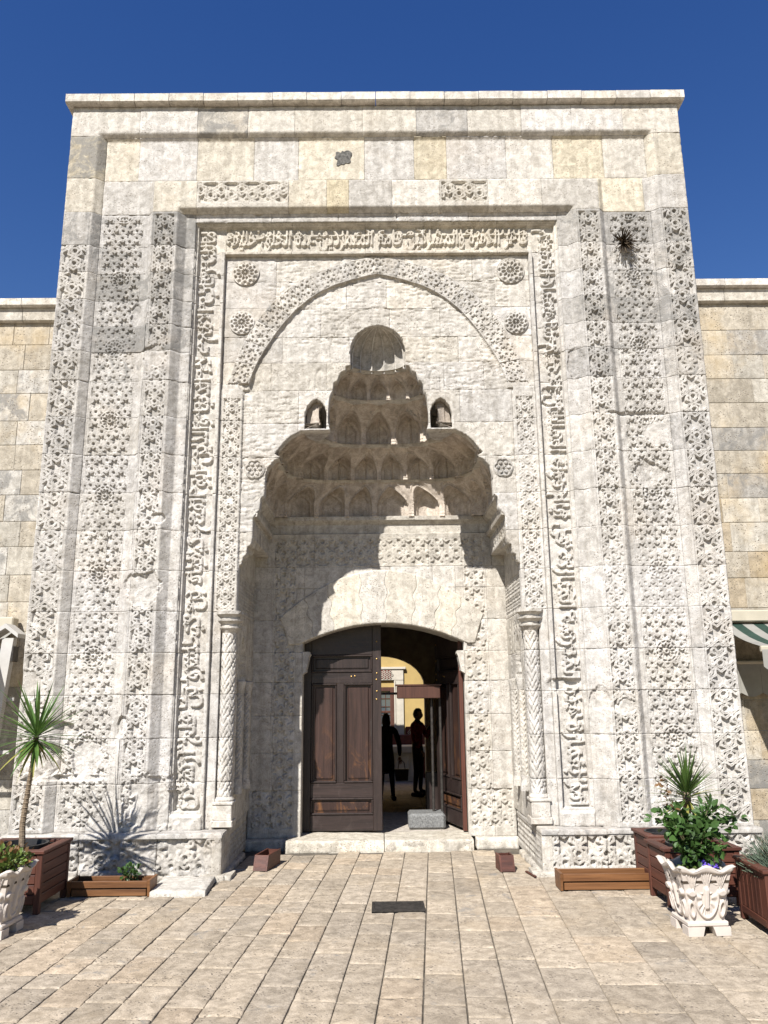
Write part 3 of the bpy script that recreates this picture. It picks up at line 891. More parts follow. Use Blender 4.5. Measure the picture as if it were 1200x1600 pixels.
# rosettes
def rosette(x, z, rad, y, petals):
    def warp(t, r, h):
        return np.stack([x + r * np.cos(t), y - h, z + r * np.sin(t)], -1)
    def hh(t, r):
        f = r / rad
        c = np.zeros_like(t)
        if petals == 12:
            for rad_, ph, er, et in ((.20, 0, .11, .045), (.50, math.pi / 12, .15, .095), (.80, 0, .10, .12)):
                a = np.mod(t - ph + math.pi / 12, math.pi / 6) - math.pi / 12
                u = (f * np.cos(a) - rad_) / er; v = f * np.sin(a) / et
                c = np.maximum(c, 1 - sstep(0.8, 1.15, np.hypot(u, v)))
        else:
            a = np.mod(t + math.pi / 6, math.pi / 3) - math.pi / 6
            d = np.hypot(f * np.cos(a) - 0.52, f * np.sin(a))
            c = np.maximum(1 - sstep(0.04, 0.09, np.abs(d - 0.24)), 1 - sstep(0.03, 0.08, np.abs(f - 0.18)))
        c = np.maximum(c, 1 - sstep(.02, .05, np.abs(f - .93)))
        return 0.030 - 0.020 * c - 0.012 * sstep(0.96, 1.0, f)
    o = grid_stone('rosette', 'stone', portal, 0, 2 * math.pi, 0.0005, rad, 1.0, hh, warp=warp, thick=0.03, gap=0, rnd=0, chip=0, jit=0, color=tone(4, .05, .35)) if False else None
    nt, nr = 96, max(10, int(rad / 0.0065))
    T, Rr = np.meshgrid(np.linspace(0, 2 * math.pi, nt, endpoint=False), np.linspace(0.001, rad, nr))
    P = warp(T.ravel(), Rr.ravel(), hh(T, Rr).ravel() + (fbm(T * 3, Rr * 30, 2, 2) .ravel() - .5) * 0.004)
    back = warp(T[-1], Rr[-1], T[-1] * 0 - 0.04)
    V = np.concatenate([P, back])
    ix = np.arange((nr + 1) * nt).reshape(nr + 1, nt)
    F = np.stack([ix[:-1], np.roll(ix[:-1], -1, 1), np.roll(ix[1:], -1, 1), ix[1:]], -1).reshape(-1, 4)
    o = np_mesh('rosette', V - np.array([x, y, z]), F, 'stone', portal)
    o.location = (x, y, z)
    o.color = tone(4, .05, random.uniform(.15, .5), lich=.4)
    return o
for (x, z, rd, n_, y) in [(-1.422, 6.035, .145, 12, .165), (1.443, 6.041, .150, 12, .165), (-1.445, 5.455, .135, 12, .165), (1.475, 5.434, .130, 12, .165), (-1.27, 3.842, .105, 6, .195), (1.275, 3.838, .105, 6, .195)]:
    rosette(x, z, rd, y, n_)

# ------------------------------------------------------------------ stalactite vault
vault = part_empty('stalactite_vault', portal)
Y0 = 0.215
def upath(phi, hw, d, n):
    c, s_ = np.cos(phi), np.sin(phi)
    return -hw * np.sign(c) * np.abs(c) ** (2.0 / n), Y0 + d * np.abs(s_) ** (2.0 / n)
def arc_phi(hw, d, n, cnt=600):
    ph = np.linspace(0, math.pi, cnt)
    x, y = upath(ph, hw, d, n)
    L = np.r_[0, np.cumsum(np.hypot(np.diff(x), np.diff(y)))]
    return L / L[-1], ph
TIERS = [  # z0, z1, hw0, d0, n0, hw1, d1, n1, cells, depth of hollow, start share of arch
    (3.575, 3.985, 1.215, 1.11, 9.0, 1.040, 1.02, 6.0, 12, 0.09),
    (3.985, 4.330, 1.035, 1.00, 5.0, 0.640, 0.76, 4.0, 12, 0.085),
    (4.330, 4.740, 0.620, 0.74, 4.0, 0.505, 0.44, 3.2, 7, 0.12),
    (4.740, 5.000, 0.490, 0.42, 3.0, 0.315, 0.24, 2.4, 7, 0.07)]
for ti, (z0, z1, hw0, d0, n0, hw1, d1, n1, N_, hol) in enumerate(TIERS):
    L, ph = arc_phi(hw0, d0, n0)
    for ci in range(N_):
        nu, nv = 53, 53
        sA, sB = ci / N_, (ci + 1) / N_
        S, Vv_ = np.meshgrid(np.linspace(sA, sB, nu), np.linspace(0, 1, nv))
        u = (S - sA) / (sB - sA) * 2 - 1
        fa, fb = (float(np.interp(q, L, ph)) for q in (sA, sB))
        (bxa, bya), (bxb, byb) = upath(fa, hw0, d0, n0), upath(fb, hw0, d0, n0)
        (txa, tya), (txb, tyb) = upath(fa, hw1, d1, n1), upath(fb, hw1, d1, n1)
        w_ = (u + 1) / 2
        bx, by = bxa + (bxb - bxa) * w_, bya + (byb - bya) * w_
        tx, ty = txa + (txb - txa) * w_, tya + (tyb - tya) * w_
        ln = math.hypot(bxb - bxa, byb - bya)
        nx_, ny_ = -(byb - bya) / ln, (bxb - bxa) / ln
        au = np.clip(np.abs(u) / 0.84, 0, 1)
        arch = np.where(np.abs(u) < 0.84, 0.26 + 0.58 * np.clip(1 - au ** 1.45, 0, 1) ** 0.52, 0.0)
        dd = Vv_ - arch
        inside = (dd < 0) & (np.abs(u) < 0.84)
        # the face leans forward in a cove above the springing; the arched recess stays back
        t = np.clip((Vv_ - 0.36) / 0.64, 0, 1) ** 1.5 * (0.66 + 0.34 * np.abs(u) ** 1.2)
        t = np.where(inside, 0.0, t)
        hollow = np.where(inside, hol * (0.55 + 0.60 * np.cos(u / 0.84 * math.pi / 2)) * (1 - 0.25 * Vv_), 0.0)
        hollow = hollow + np.where(inside & (dd < -0.16) & (np.abs(u) < 0.60), 0.30 * hol, 0.0)
        rib = np.where(inside, 0.0, 0.018 * np.exp(-((dd - 0.03) / 0.03) ** 2) + 0.010 * np.exp(-((dd - 0.12) / 0.018) ** 2))
        crease = (0.03 if ti in (1, 2) else 0.0) * np.exp(-(u / 0.05) ** 2) * inside
        off = hollow - rib - crease
        x = bx + (tx - bx) * t + nx_ * off
        y = by + (ty - by) * t + ny_ * off
        z = z0 + (z1 - z0) * Vv_
        y = np.maximum(y, Y0 - 0.01)
        nzs = (fbm(x + y * 2, z, 9, 3, ti * 3.0) - 0.5) * 0.016
        x = x + nx_ * nzs; y = y + ny_ * nzs
        V = np.stack([x, y, z], -1).reshape(-1, 3)
        ix = np.arange(nu * nv).reshape(nv, nu)
        F = np.stack([ix[:-1, :-1], ix[1:, :-1], ix[1:, 1:], ix[:-1, 1:]], -1).reshape(-1, 4)
        o = np_mesh('vault_cell', V, F, 'stone', vault)
        kb = random.uniform(.88, 1.08)
        o.color = (.445 * kb, .388 * kb, .330 * kb, random.uniform(.25, .42))
    # soffit to the next tier, with a small roll
    L2, ph2 = arc_phi(hw1, d1, n1)
    phs = np.interp(np.linspace(0, 1, 120), L2, ph2)
    if ti + 1 < len(TIERS):
        h2, dd2, n2 = TIERS[ti + 1][2:5]
    else:
        h2, dd2, n2 = 0.300, 0.225, 2.0
    ring = []
    for (f, zz, lip) in ((0, z1 - 0.006, 0.16), (0, z1 - 0.010, 0.004), (0, z1 + 0.010, 0.004), (1, z1 + 0.012, 0.0), (1, z1 + 0.006, 0.17)):
        ax_, ay_ = upath(phs, (hw1, h2)[f] + lip, (d1, dd2)[f] + lip, (n1, n2)[f])
        ring.append(np.stack([ax_, np.maximum(ay_, Y0 - 0.01), np.full_like(ax_, zz)], -1))
    V = np.concatenate(ring); k = len(phs)
    ix = np.arange(len(ring) * k).reshape(len(ring), k)
    F = np.stack([ix[:-1, :-1], ix[1:, :-1], ix[1:, 1:], ix[:-1, 1:]], -1).reshape(-1, 4)
    o = np_mesh('vault_lip', V, F, 'stone', vault)
    o.color = tone(3, 0.1, 0.1, lich=.3)
def conch(cx, zb, zs, hw, hgt, dep, flutes, name):
    nu, nv = 90, 40
    A, B = np.meshgrid(np.linspace(0, math.pi, nu), np.linspace(0, 1, nv))
    zc = np.where(B < 0.35, zb + (zs - zb) * B / 0.35, zs + hgt * np.sin((B - 0.35) / 0.65 * math.pi / 2))
    sc = np.where(B < 0.35, 1.0, np.cos((np.clip(B, .35, 1) - 0.35) / 0.65 * math.pi / 2))
    fl = 1 - 0.13 * (np.abs(np.sin(A * flutes / 2)) ** 0.6) * 0 + 0.20 * np.abs(np.sin(A * flutes / 2)) ** .7
    x = cx - hw * np.cos(A) * sc * np.where(np.abs(np.cos(A)) > .97, 1, fl)
    y = Y0 - 0.01 + dep * np.sin(A) * sc * fl
    V = np.stack([x, y, zc], -1).reshape(-1, 3)
    ix = np.arange(nu * nv).reshape(nv, nu)
    F = np.stack([ix[:-1, :-1], ix[1:, :-1], ix[1:, 1:], ix[:-1, 1:]], -1).reshape(-1, 4)
    # floor of the cell
    fv = np.stack([x[0], y[0], zc[0]], -1)
    V = np.concatenate([V, [[cx, Y0 - .01, zb]]])
    fc = len(V) - 1
    o = np_mesh(name, V, F, 'stone', vault)
    T = [[ix[0, k], ix[0, k + 1], fc, fc] for k in range(nu - 1)]
    o.color = tone(3, 0.08, 0.35, lich=.45)
    mb = MB()
    vs_ = [mb.bm.verts.new((float(a), float(b), float(zb))) for a, b in zip(x[0][::6], y[0][::6])]
    mb.bm.faces.new(vs_)
    if name != 'conch':
        o2 = mb.build('cell_floor', 'stone', vault); o2.color = tone(3, 0.0, 0.0)
    return o
conch(0.0, 4.985, 5.13, 0.300, 0.300, 0.25, 14, 'conch')
for s in (-1, 1):
    conch(s * 0.653, 4.268, 4.44, 0.121, 0.178, 0.34, 3, 'side_cell')

# ribs of the shell
for k in range(1, 7):
    A_ = math.pi * k / 7
    mb = MB()
    pts = []
    for q in range(14):
        B_ = q / 13
        zz = 4.985 + (5.13 - 4.985) * B_ / .35 if B_ < .35 else 5.13 + .30 * math.sin((B_ - .35) / .65 * math.pi / 2)
        s_ = 1.0 if B_ < .35 else math.cos((B_ - .35) / .65 * math.pi / 2)
        pts.append((-.304 * math.cos(A_) * s_, Y0 - .008 + .254 * math.sin(A_) * s_, zz))
    mb.tube(pts[:-1], .007, 6)
    o = mb.build('shell_rib', 'stone', vault); o.color = tone(3, .05, .1, base=1.1, lich=.2)
core_boxes = ((-1.54, -1.20, .33, 1.47), (1.20, 1.54, .33, 1.47), (-1.1999, 1.1999, 1.33, 1.47))
for (xa, xb, ya, yb) in core_boxes:
    mb = MB(); mb.box(xa, xb, ya, yb, 3.562, 3.592); o = mb.build('ledge_bed', 'stone', vault); o.color = tone(3, .1, .1)

# ------------------------------------------------------------------ ledge under the vault
prof = [(0.0, 3.34), (0.05, 3.345), (0.055, 3.385), (0.02, 3.40), (0.02, 3.50), (0.075, 3.545), (0.08, 3.585), (-0.22, 3.60)]
def ledge_piece(side):
    mb = MB()
    pr = [(1.285 - a, 1.40 - a, z) for a, z in prof]
    if side == 0:
        A = [mb.bm.verts.new((-h_, d_, z)) for h_, d_, z in pr]; B = [mb.bm.verts.new((h_, d_, z)) for h_, d_, z in pr]
    else:
        A = [mb.bm.verts.new((side * h_, 0.19, z)) for h_, d_, z in pr]; B = [mb.bm.verts.new((side * h_, d_ + .0, z)) for h_, d_, z in pr]
    for i in range(len(pr) - 1):
        mb.bm.faces.new([A[i], A[i + 1], B[i + 1], B[i]])
    mb.bm.faces.new(A); mb.bm.faces.new(B[::-1])
    o = mb.build('ledge', 'stone', portal)
    o.color = tone(3, .12, 0.1, lich=.25)
for k in (0, -1, 1):
    ledge_piece(k)

# ------------------------------------------------------------------ back wall of the niche
BY = 1.35
DOOR_HW0, DOOR_HW1, SPR, APX = -0.87, 0.935, 2.15, 2.36
dc, dh = (DOOR_HW0 + DOOR_HW1) / 2, (DOOR_HW1 - DOOR_HW0) / 2
def intr(x):
    return APX - (APX - SPR) * np.clip(np.abs((x - dc) / dh), 0, 1.4) ** 2
DOORP = [(DOOR_HW0, -0.5), (DOOR_HW0, SPR)] + [(dc + dh * k, float(intr(dc + dh * k))) for k in np.linspace(-.95, .95, 21)] + [(DOOR_HW1, SPR), (DOOR_HW1, -0.5)]
door_sdf = poly_sdf(DOORP)
def back_h(X, Z):
    ax = np.abs(X)
    h = np.zeros_like(X)
    w = np.clip((fbm(X, Z, 2.0, 3, 41.0) - 0.5) * 3, 0, 0.5)
    m1 = (ax > 0.965) & (ax < 1.185) & (Z > 0.22) & (Z < 3.33)
    m2 = (ax < 1.20) & (Z > 3.02) & (Z < 3.33)
    m3 = (ax > 0.965) & (ax < 1.40) & (Z > 0.20) & (Z < 0.58)
    c = 0.024 * (1 - straps(X, Z, 0.127, 0.0125, 0.27, 0.5))
    h = h - np.where(m1 | m2 | m3, c * (1 - w), 0)
    for b in (0.952, 1.197):
        h = np.where((np.abs(ax - b) < 0.005) & (Z > .2) & (Z < 3.34), h - 0.007, h)
    # bosses at the ends of the joggled arch
    return h + (fbm(X, Z, 12, 4, 6.0) - 0.5) * 0.008
BZ = [0.10, 0.58, 0.97, 1.36, 1.72, 2.045, 2.40, 2.76, 3.005, 3.36]
for i in range(len(BZ) - 1):
    z0, z1 = BZ[i], BZ[i + 1]
    if i < 8:
        for s in (-1, 1):
            for a, b in ((1.21, 1.44), (0.86, 1.21)):
                x0, x1 = (a, b) if s > 0 else (-b, -a)
                grid_stone('carved_stone' if a < 1 else 'plain_stone', 'stone', portal, x0, x1, z0, z1, 0.0085, back_h, O=(0, BY, 0), sdf=door_sdf if a < 1 else None, color=tone(2, .08, .05), thick=.12)
        if z0 > 2.0:
            for a, b in splits(-0.86, 0.86, .4, .65):
                grid_stone('plain_stone', 'stone', portal, a, b, z0, z1, 0.02, back_h, O=(0, BY, 0), sdf=door_sdf, color=tone(2, .08, .05), thick=.12)
    else:
        for a, b in splits(-1.285, 1.285, .5, .8):
            grid_stone('carved_stone', 'stone', portal, a, b, z0, z1, 0.0085, back_h, O=(0, BY, 0), color=tone(2, .12, .1), thick=.12)
        for a in (-1.44, 1.285):
            grid_stone('plain_stone', 'stone', portal, a, a + .155, z0, z1, 0.02, back_h, O=(0, BY, 0), color=tone(2, .12, .1), thick=.12)
# joggled voussoirs over the door
def extr(x):
    return 2.965 - 0.50 * (np.abs(x - dc) / 1.12) ** 2
bs = [-1.03, -0.74, -0.52, -0.20, 0.06, 0.36, 0.60, 0.80, 1.06]
for k in range(len(bs) - 1):
    def vwarp(U_, V_, h, k=k):
        def edge(b, ph, v):
            if b in (bs[0], bs[-1]):
                return b * (1 + 0.10 * v) + 0.0 * v
            return b * (1 + 0.16 * v) + 0.020 * np.sin(2 * math.pi * (v * 2.2 + ph)) * np.sin(np.pi * np.clip(v, 0, 1)) ** .5
        xl = edge(bs[k], 0.5 * (k % 2), V_); xr = edge(bs[k + 1], 0.5 * ((k + 1) % 2), V_)
        x = xl + (xr - xl) * U_
        lo = np.maximum(intr(x), np.where(np.abs(x - dc) > dh, SPR - 0.02, 0)); z = lo + (np.maximum(extr(x), lo + .05) - lo) * V_
        return np.stack([x, BY - h, z], -1)
    def vh(U_, V_, k=k):
        return 0.008 + (0.0015 if k % 2 else 0.0) + (fbm(U_ * .3 + k, V_ * .6, 9, 4, 2.0 + k) - .5) * 0.010 - 0.0015 * np.exp(-((np.minimum(U_, 1 - U_)) / 0.03) ** 2)
    grid_stone('door_voussoir', 'trav' if k % 2 else 'stone', portal, 0, 1, 0, 1, 0.03, vh, warp=vwarp, gap=0.002, rnd=0.001, chip=0.002, jit=0.001, thick=.05, color=tone(2, .10 if k % 2 else .2, .0, base=1.05, lich=.12 if k % 2 else .22))
# small corbels carrying the door arch
for s, xx in ((-1, DOOR_HW0), (1, DOOR_HW1)):
    mb = MB()
    pts = [(0, 2.05), (-s * .075, 2.05), (-s * .085, 2.02), (-s * .07, 1.99), (-s * .06, 1.93), (-s * .045, 1.86), (-s * .045, 1.83), (0, 1.80)]
    mb.prism([(xx + a - s * .001, b) for a, b in pts] if s < 0 else [(xx + a - s * .001, b) for a, b in pts][::-1], BY - 0.012, BY + 0.16, 'XZ')
    o = mb.build('corbel', 'stone', portal); o.color = tone(2, .05, .0)
# threshold stones
for a, b in ((-1.0, 0.02), (0.025, 0.95)):
    def th(X, Z):
        return (fbm(X, Z, 7, 4, 3.0) - .5) * .03 - .05 * np.exp(-((Z - .1) / .03) ** 2) * 0
    o = grid_stone('threshold_stone', 'trav', portal, a, b, -0.02, 0.11, 0.02, th, O=(0, 1.12, 0), color=tone(1, .2, .0), thick=.02, rnd=.02, chip=.03)
    def tt(X, Z):
        return (fbm(X, Z, 6, 4, 13.0) - .5) * .014 - .012 * np.exp(-((X - .1) / .5) ** 2)
    o = grid_stone('threshold_top', 'trav', portal, a, b, 1.12, 1.70, 0.025, tt, O=(0, 0, 0.11), U=(1, 0, 0), Vv=(0, 1, 0), N=(0, 0, 1), color=tone(1, .2, .0), thick=.11)
for s in (-1, 1):
    for a, b in ((0.99, 1.44),):
        x0, x1 = (a, b) if s > 0 else (-b, -a)
        grid_stone('threshold_stone', 'trav', portal, x0, x1, -0.02, 0.10, 0.02, th, O=(0, 1.25, 0), color=tone(1, .15, .0), thick=.12, rnd=.015)

# ------------------------------------------------------------------ side walls, consoles, columns of the niche
for s in (-1, 1):
    def side_h(Yy, Z):
        h = (fbm(Yy, Z, 12, 3, 7.0 + s) - .5) * .008
        lat = (Z > 2.42) & (Z < 2.58) | (Z > 2.61) & (Z < 2.76)
        h = h - np.where(lat, 0.020 * (1 - honey(Yy, Z, .042, 99., 50.)), 0)
        # mouldings and pilaster strips
        for y_ in (0.345, 0.375, 1.03, 1.06):
            h = np.where((np.abs(Yy - y_) < 0.008) & (Z < 2.36), h - .012, h)
        a = np.abs(Yy - 0.68)
        hw_ = 0.17 * np.clip(1 - np.clip((Z - 1.75) / 0.42, 0, 1) ** 1.7, 0, 1) ** .6
        step_ = 0.03 * np.floor(np.clip((Z - 1.55) / 0.12, 0, 4))
        rec = (a < np.maximum(hw_, 0)) & (Z > 0.82)
        h = np.where(rec, h - .11 + step_ * .8 * np.clip(a / .17, 0, 1) * 1.2, h)
        h = np.where((a < 0.235) & (a > 0.205) & (Z < 2.32) & (Z > .8), h - .010, h)
        h = np.where((Z > 2.18) & (Z < 2.34) & (a < .2), h - 0.014 * (1 - straps(Yy, Z, .08, .01)), h)
        mz = (np.abs(Yy - 1.11) < 0.03) & (Z < 2.3)
        h = np.where(mz, h - .012 * (np.abs(np.mod((Z + np.abs(Yy - 1.11)) / .06, 1) - .5) > .28), h)
        return h
    for i in range(len(CZ)):
        z0, z1 = CZ[i], min(CZ[i + 1], 3.13)
        if z0 >= 3.13:
            break
        grid_stone('carved_stone', 'stone', portal, 0.30, 0.62 if i % 2 else 0.82, z0, z1, 0.010, side_h, O=(s * 1.42, 0, 0), U=(0, 1, 0), N=(-s, 0, 0), color=tone(2, .10, .03), thick=.13)
        grid_stone('carved_stone', 'stone', portal, 0.62 if i % 2 else 0.82, 1.355, z0, z1, 0.010, side_h, O=(s * 1.42, 0, 0), U=(0, 1, 0), N=(-s, 0, 0), color=tone(2, .10, .03), thick=.13)
    # frieze under the ledge
    def fr(Yy, Z):
        return -0.020 * (1 - straps(Yy, Z, .085, .011)) * ((Z > 3.15) & (Z < 3.32)) + (fbm(Yy, Z, 12, 3) - .5) * .005
    for a, b in ((0.195, 0.70), (0.70, 1.35)):
        grid_stone('frieze_stone', 'stone', portal, a, b, 3.12, 3.35, 0.009, fr, O=(s * 1.272, 0, 0), U=(0, 1, 0), N=(-s, 0, 0), color=tone(2, .12, .05), thick=.16)
    # fluted console
    nu, nv = 70, 60
    Uu, Vg = np.meshgrid(np.linspace(0, 1, nu), np.linspace(0, 1, nv))
    rise = np.clip(1 - Uu ** 3.0, 0, 1)
    yb = 0.195 + 0.66 * Uu
    step = np.floor(Vg * 5) / 5 * 0.6 + Vg * 0.4
    x = 1.272 + 0.150 * (1 - (1 - step) ** 1.7) + 0.15 * (1 - rise) * step
    z = 3.125 - (0.36 + 0.0 * Uu) * Vg * (0.35 + 0.65 * rise)
    zig = np.abs(np.mod(Uu * 7 + 0.5 * (np.floor(Vg * 5) % 2), 1) - 0.5) * 2
    x = x + 0.018 * zig * np.sin(np.pi * Vg) ** .5 + (fbm(Uu, Vg, 14, 3) - .5) * .012
    z = z + 0.020 * zig * np.sin(np.pi * Vg)
    x = np.minimum(x, 1.425)
    V = np.stack([s * x, yb, z], -1).reshape(-1, 3)
    front = np.stack([np.full(nv, s * 1.43), yb[:, 0], z[:, 0]], -1)
    ix = np.arange(nu * nv).reshape(nv, nu)
    F = np.stack([ix[:-1, :-1], ix[:-1, 1:], ix[1:, 1:], ix[1:, :-1]], -1).reshape(-1, 4)
    fi = nu * nv + np.arange(nv)
    F2 = np.stack([ix[:-1, 0], ix[1:, 0], fi[1:], fi[:-1]], -1)
    o = np_mesh('console', np.concatenate([V, front]), np.concatenate([F, F2]), 'stone', portal)
    o.color = tone(2, .10, .1, lich=.3)
    # corner column
    col = part_empty('corner_column', portal, (s * 1.475, 0.215, 0))
    def cwarp(t, z, h):
        return np.stack([(0.073 + h) * np.cos(t), (0.073 + h) * np.sin(t), z], -1)
    def chv(t, z):
        k = np.abs(np.mod(t / (2 * math.pi) * 5, 1) - .5) * 2
        a = np.abs(np.mod((z - 0.085 * k) / .075, 1) - .5)
        b = np.abs(np.mod((z + 0.085 * k) / .225, 1) - .5)
        return -0.010 * (1 - sstep(.10, .18, a)) - 0.008 * (1 - sstep(.05, .09, b)) + (fbm(t, z, 8, 3, s) - .5) * .005
    zs_ = [0.66, 0.80, 1.20, 1.60, 1.99, 2.20]
    for i in range(5):
        nt, nz_ = 72, int((zs_[i + 1] - zs_[i]) / 0.008)
        T, Zg = np.meshgrid(np.linspace(0, 2 * math.pi, nt, endpoint=False), np.linspace(zs_[i] + .002, zs_[i + 1] - .002, nz_))
        P = cwarp(T.ravel(), Zg.ravel(), chv(T, Zg).ravel() - .004 * np.exp(-(np.minimum(Zg - zs_[i], zs_[i + 1] - Zg).ravel() / .006) ** 2))
        ix = np.arange(nt * nz_).reshape(nz_, nt)
        F = np.stack([ix[:-1], np.roll(ix[:-1], -1, 1), np.roll(ix[1:], -1, 1), ix[1:]], -1).reshape(-1, 4)
        o = np_mesh('shaft', P, F, 'stone', col)
        o.color = tone(1, .03, 0, base=1.04, lich=.1)
    mb = MB()
    mb.lathe([(.070, 2.165), (.074, 2.18), (.098, 2.212), (.112, 2.222), (.114, 2.236), (.086, 2.242), (.084, 2.262), (.112, 2.285), (.126, 2.292), (.128, 2.306), (.096, 2.312), (.094, 2.330), (.122, 2.352), (.134, 2.358), (.136, 2.388), (.10, 2.394), (.05, 2.395)], 24)
    for v in mb.bm.verts:
        k_ = 1 + .05 * (vnoise(v.co.x * 30, v.co.y * 30 + v.co.z * 50, 1.0) - .5) * 2
        v.co.x *= float(k_); v.co.y *= float(k_)
    o = mb.build('capital', 'stone', col, smooth=False); o.color = tone(3, .05, .2, lich=.3)
    mb = MB()
    mb.box(-.088, .088, -.088, .088, .46, .60, bev=.006); mb.box(-.098, .098, -.098, .098, .598, .625, bev=.006); mb.lathe([(.092, .625), (.094, .64), (.076, .665), (.05, .666)], 16); mb.box(-.10, .10, -.10, .10, .40, .462, bev=.008)
    o = mb.build('base', 'stone', col); o.color = tone(1, .05, .0, base=1.02)
    # colonnettes of the side niche
    for yy in (0.455, 0.905):
        cn = part_empty('colonnette', portal, (s * 1.405, yy, 0))
        nt, nz_ = 40, 110
        T, Zg = np.meshgrid(np.linspace(0, 2 * math.pi, nt, endpoint=False), np.linspace(.80, 1.62, nz_))
        hh_ = -0.007 * (np.abs(np.mod((Zg + .05 * np.abs(np.mod(T / (2 * math.pi) * 4, 1) - .5) * 2) / .05, 1) - .5) > .27)
        P = np.stack([(.042 + hh_) * np.cos(T), (.042 + hh_) * np.sin(T), Zg], -1).reshape(-1, 3)
        ix = np.arange(nt * nz_).reshape(nz_, nt)
        F = np.stack([ix[:-1], np.roll(ix[:-1], -1, 1), np.roll(ix[1:], -1, 1), ix[1:]], -1).reshape(-1, 4)
        o = np_mesh('shaft', P, F, 'stone', cn); o.color = tone(1.5, .08, .05)
        mb = MB()
        mb.lathe([(.03, 1.60), (.045, 1.62), (.062, 1.70), (.064, 1.72), (.02, 1.73)], 12)
        o = mb.build('capital', 'stone', cn); o.color = tone(1.5, .08, .05)
        mb = MB(); mb.lathe([(.058, .66), (.058, .72), (.046, .76), (.046, .80), (.02, .81)], 12)
        o = mb.build('base', 'stone', cn); o.color = tone(1.5, .08, .05)

# ------------------------------------------------------------------ plinth
PY = -0.055
def plinth_h(X, Z):
    m_ = (np.abs(X) > 1.50) & (Z > 0.075) & (Z < 0.325)
    left = X < 0
    w = np.clip((fbm(X, Z, 2.0, 3, 51.0) - 0.52) * 4, 0, 0.6) * np.where(left, 1.0, .3)
    ero = np.clip((fbm(X, Z, 5.0, 4, 2.5) - 0.46) * 5, 0, 1) * left
    c = 0.040 * (1 - straps(X, Z - .03, 0.145, 0.0145, 0.26, 0.5, 0.008))
    h = -np.where(m_, c * (1 - w) * (1 - .75 * ero), 0)
    h = np.where((np.abs(Z - .345) < .004) & ~left, h - .008, h)
    h = h - ero * .035 + (fbm(X, Z, 14, 4, 6.0) - .5) * (.008 + .020 * left)
    return h - np.where(left, .03 * sstep(.08, .0, Z) * 0, 0)
for s in (-1, 1):
    for a, b in ((1.43, 2.02), (2.02, 2.71), (2.71, 3.42)):
        x0, x1 = (a, b) if s > 0 else (-b, -a)
        grid_stone('plinth_stone', 'stone', portal, x0, x1, 0.02, 0.365, 0.0085, plinth_h, O=(0, PY, 0), color=tone(.5, .04, .06 if s > 0 else .18, lich=.25 if s > 0 else .42), thick=.3, rnd=.012, chip=.02)
        # weathered top bed
        def topb(X, Y_):
            return -(Y_ + .05) * 0.0 + (fbm(X, Y_, 9, 4, 3.) - .5) * .012
        grid_stone('plinth_top', 'stone', portal, x0, x1, PY - .012, 0.16, 0.02, topb, O=(0, 0, .387), Vv=(0, 1, 0), N=(0, 0, 1), color=tone(.5, .04, .25, lich=.46), thick=.03, rnd=.01)
    def sp_h(Yy, Z):
        m_ = (Z > .085) & (Z < .315) & (Yy > -.02)
        return -0.026 * (1 - honey(Yy, Z, .058, 99, 50)) * m_ + (fbm(Yy, Z, 14, 3) - .5) * .008
    for a, b in ((PY, 0.52), (0.52, 1.25)):
        grid_stone('plinth_stone', 'stone', portal, a, b, 0.02, 0.37, 0.0085, sp_h, O=(s * 1.43, 0, 0), U=(0, 1, 0), N=(-s, 0, 0), color=tone(.5, .15, .03), thick=.05, rnd=.01)
        grid_stone('plinth_top', 'stone', portal, a, b, 1.425, 1.60, 0.02, lambda p_, q_: (fbm(p_, q_, 9, 3) - .5) * .008, O=(0, 0, .387), U=(0, s, 0) if False else (0, 1, 0), Vv=(s, 0, 0), N=(0, 0, 1), color=tone(.5, .1, .1), thick=.03)
    # rough footing stones
    for k in range(7):
        x = s * (1.50 + k * .29 + random.uniform(-.03, .03))
        grid_stone('footing_stone', 'trav', portal, x - .14, x + .14, -.03, .035, .02, lambda X, Z: (fbm(X, Z, 9, 4, 3.) - .5) * .03, O=(0, PY - .035, 0), color=tone(.5, .15, .1), thick=.2, rnd=.02, chip=.02)
    for k in range(4):
        y = .02 + k * .27
        grid_stone('footing_stone', 'trav', portal, y - .13, y + .13, -.03, .04, .02, lambda X, Z: (fbm(X, Z, 9, 4, 3.) - .5) * .03, O=(s * 1.385, 0, 0), U=(0, 1, 0), N=(-s, 0, 0), color=tone(.5, .15, .1), thick=.2, rnd=.02, chip=.02)

# ------------------------------------------------------------------ masonry core behind the facing stones
def core(name, boxes, mat='stone', col=(0.46, 0.42, 0.36, 0.2), parent=portal):
    for b in boxes:
        mb = MB(); mb.box(*b)
        o = mb.build(name, mat, parent); o.color = col
core('core', [(-3.36, -1.57, 0.272, 4.0, 0, 7.985), (1.57, 3.36, 0.272, 4.0, 0, 7.985),
              (-1.569, 1.569, 0.36, 4.0, 5.56, 7.985),
              (-1.569, -1.545, 0.33, 1.9, 0, 5.56), (1.545, 1.569, 0.33, 1.9, 0, 5.56),
              (-1.544, 1.544, 1.475, 1.9, 2.62, 5.56),
              (-1.544, DOOR_HW0 - .004, 1.475, 1.9, 0, 2.619), (DOOR_HW1 + .004, 1.544, 1.475, 1.9, 0, 2.619)])
mb = MB()
mb.prism([(DOOR_HW0 - .003, 2.618), (DOOR_HW0 - .003, SPR)] + [(dc + dh * k, float(intr(dc + dh * k))) for k in np.linspace(-.97, .97, 25)] + [(DOOR_HW1 + .003, SPR), (DOOR_HW1 + .003, 2.618)], 1.43, 1.899, 'XZ')
o = mb.build('door_head', 'stone', portal); o.color = tone(2, .1, .1)

# ================================================================== pavement
mb = MB(); mb.quad([(-60, -60, -.012), (60, -60, -.012), (60, 60, -.012), (-60, 60, -.012)])
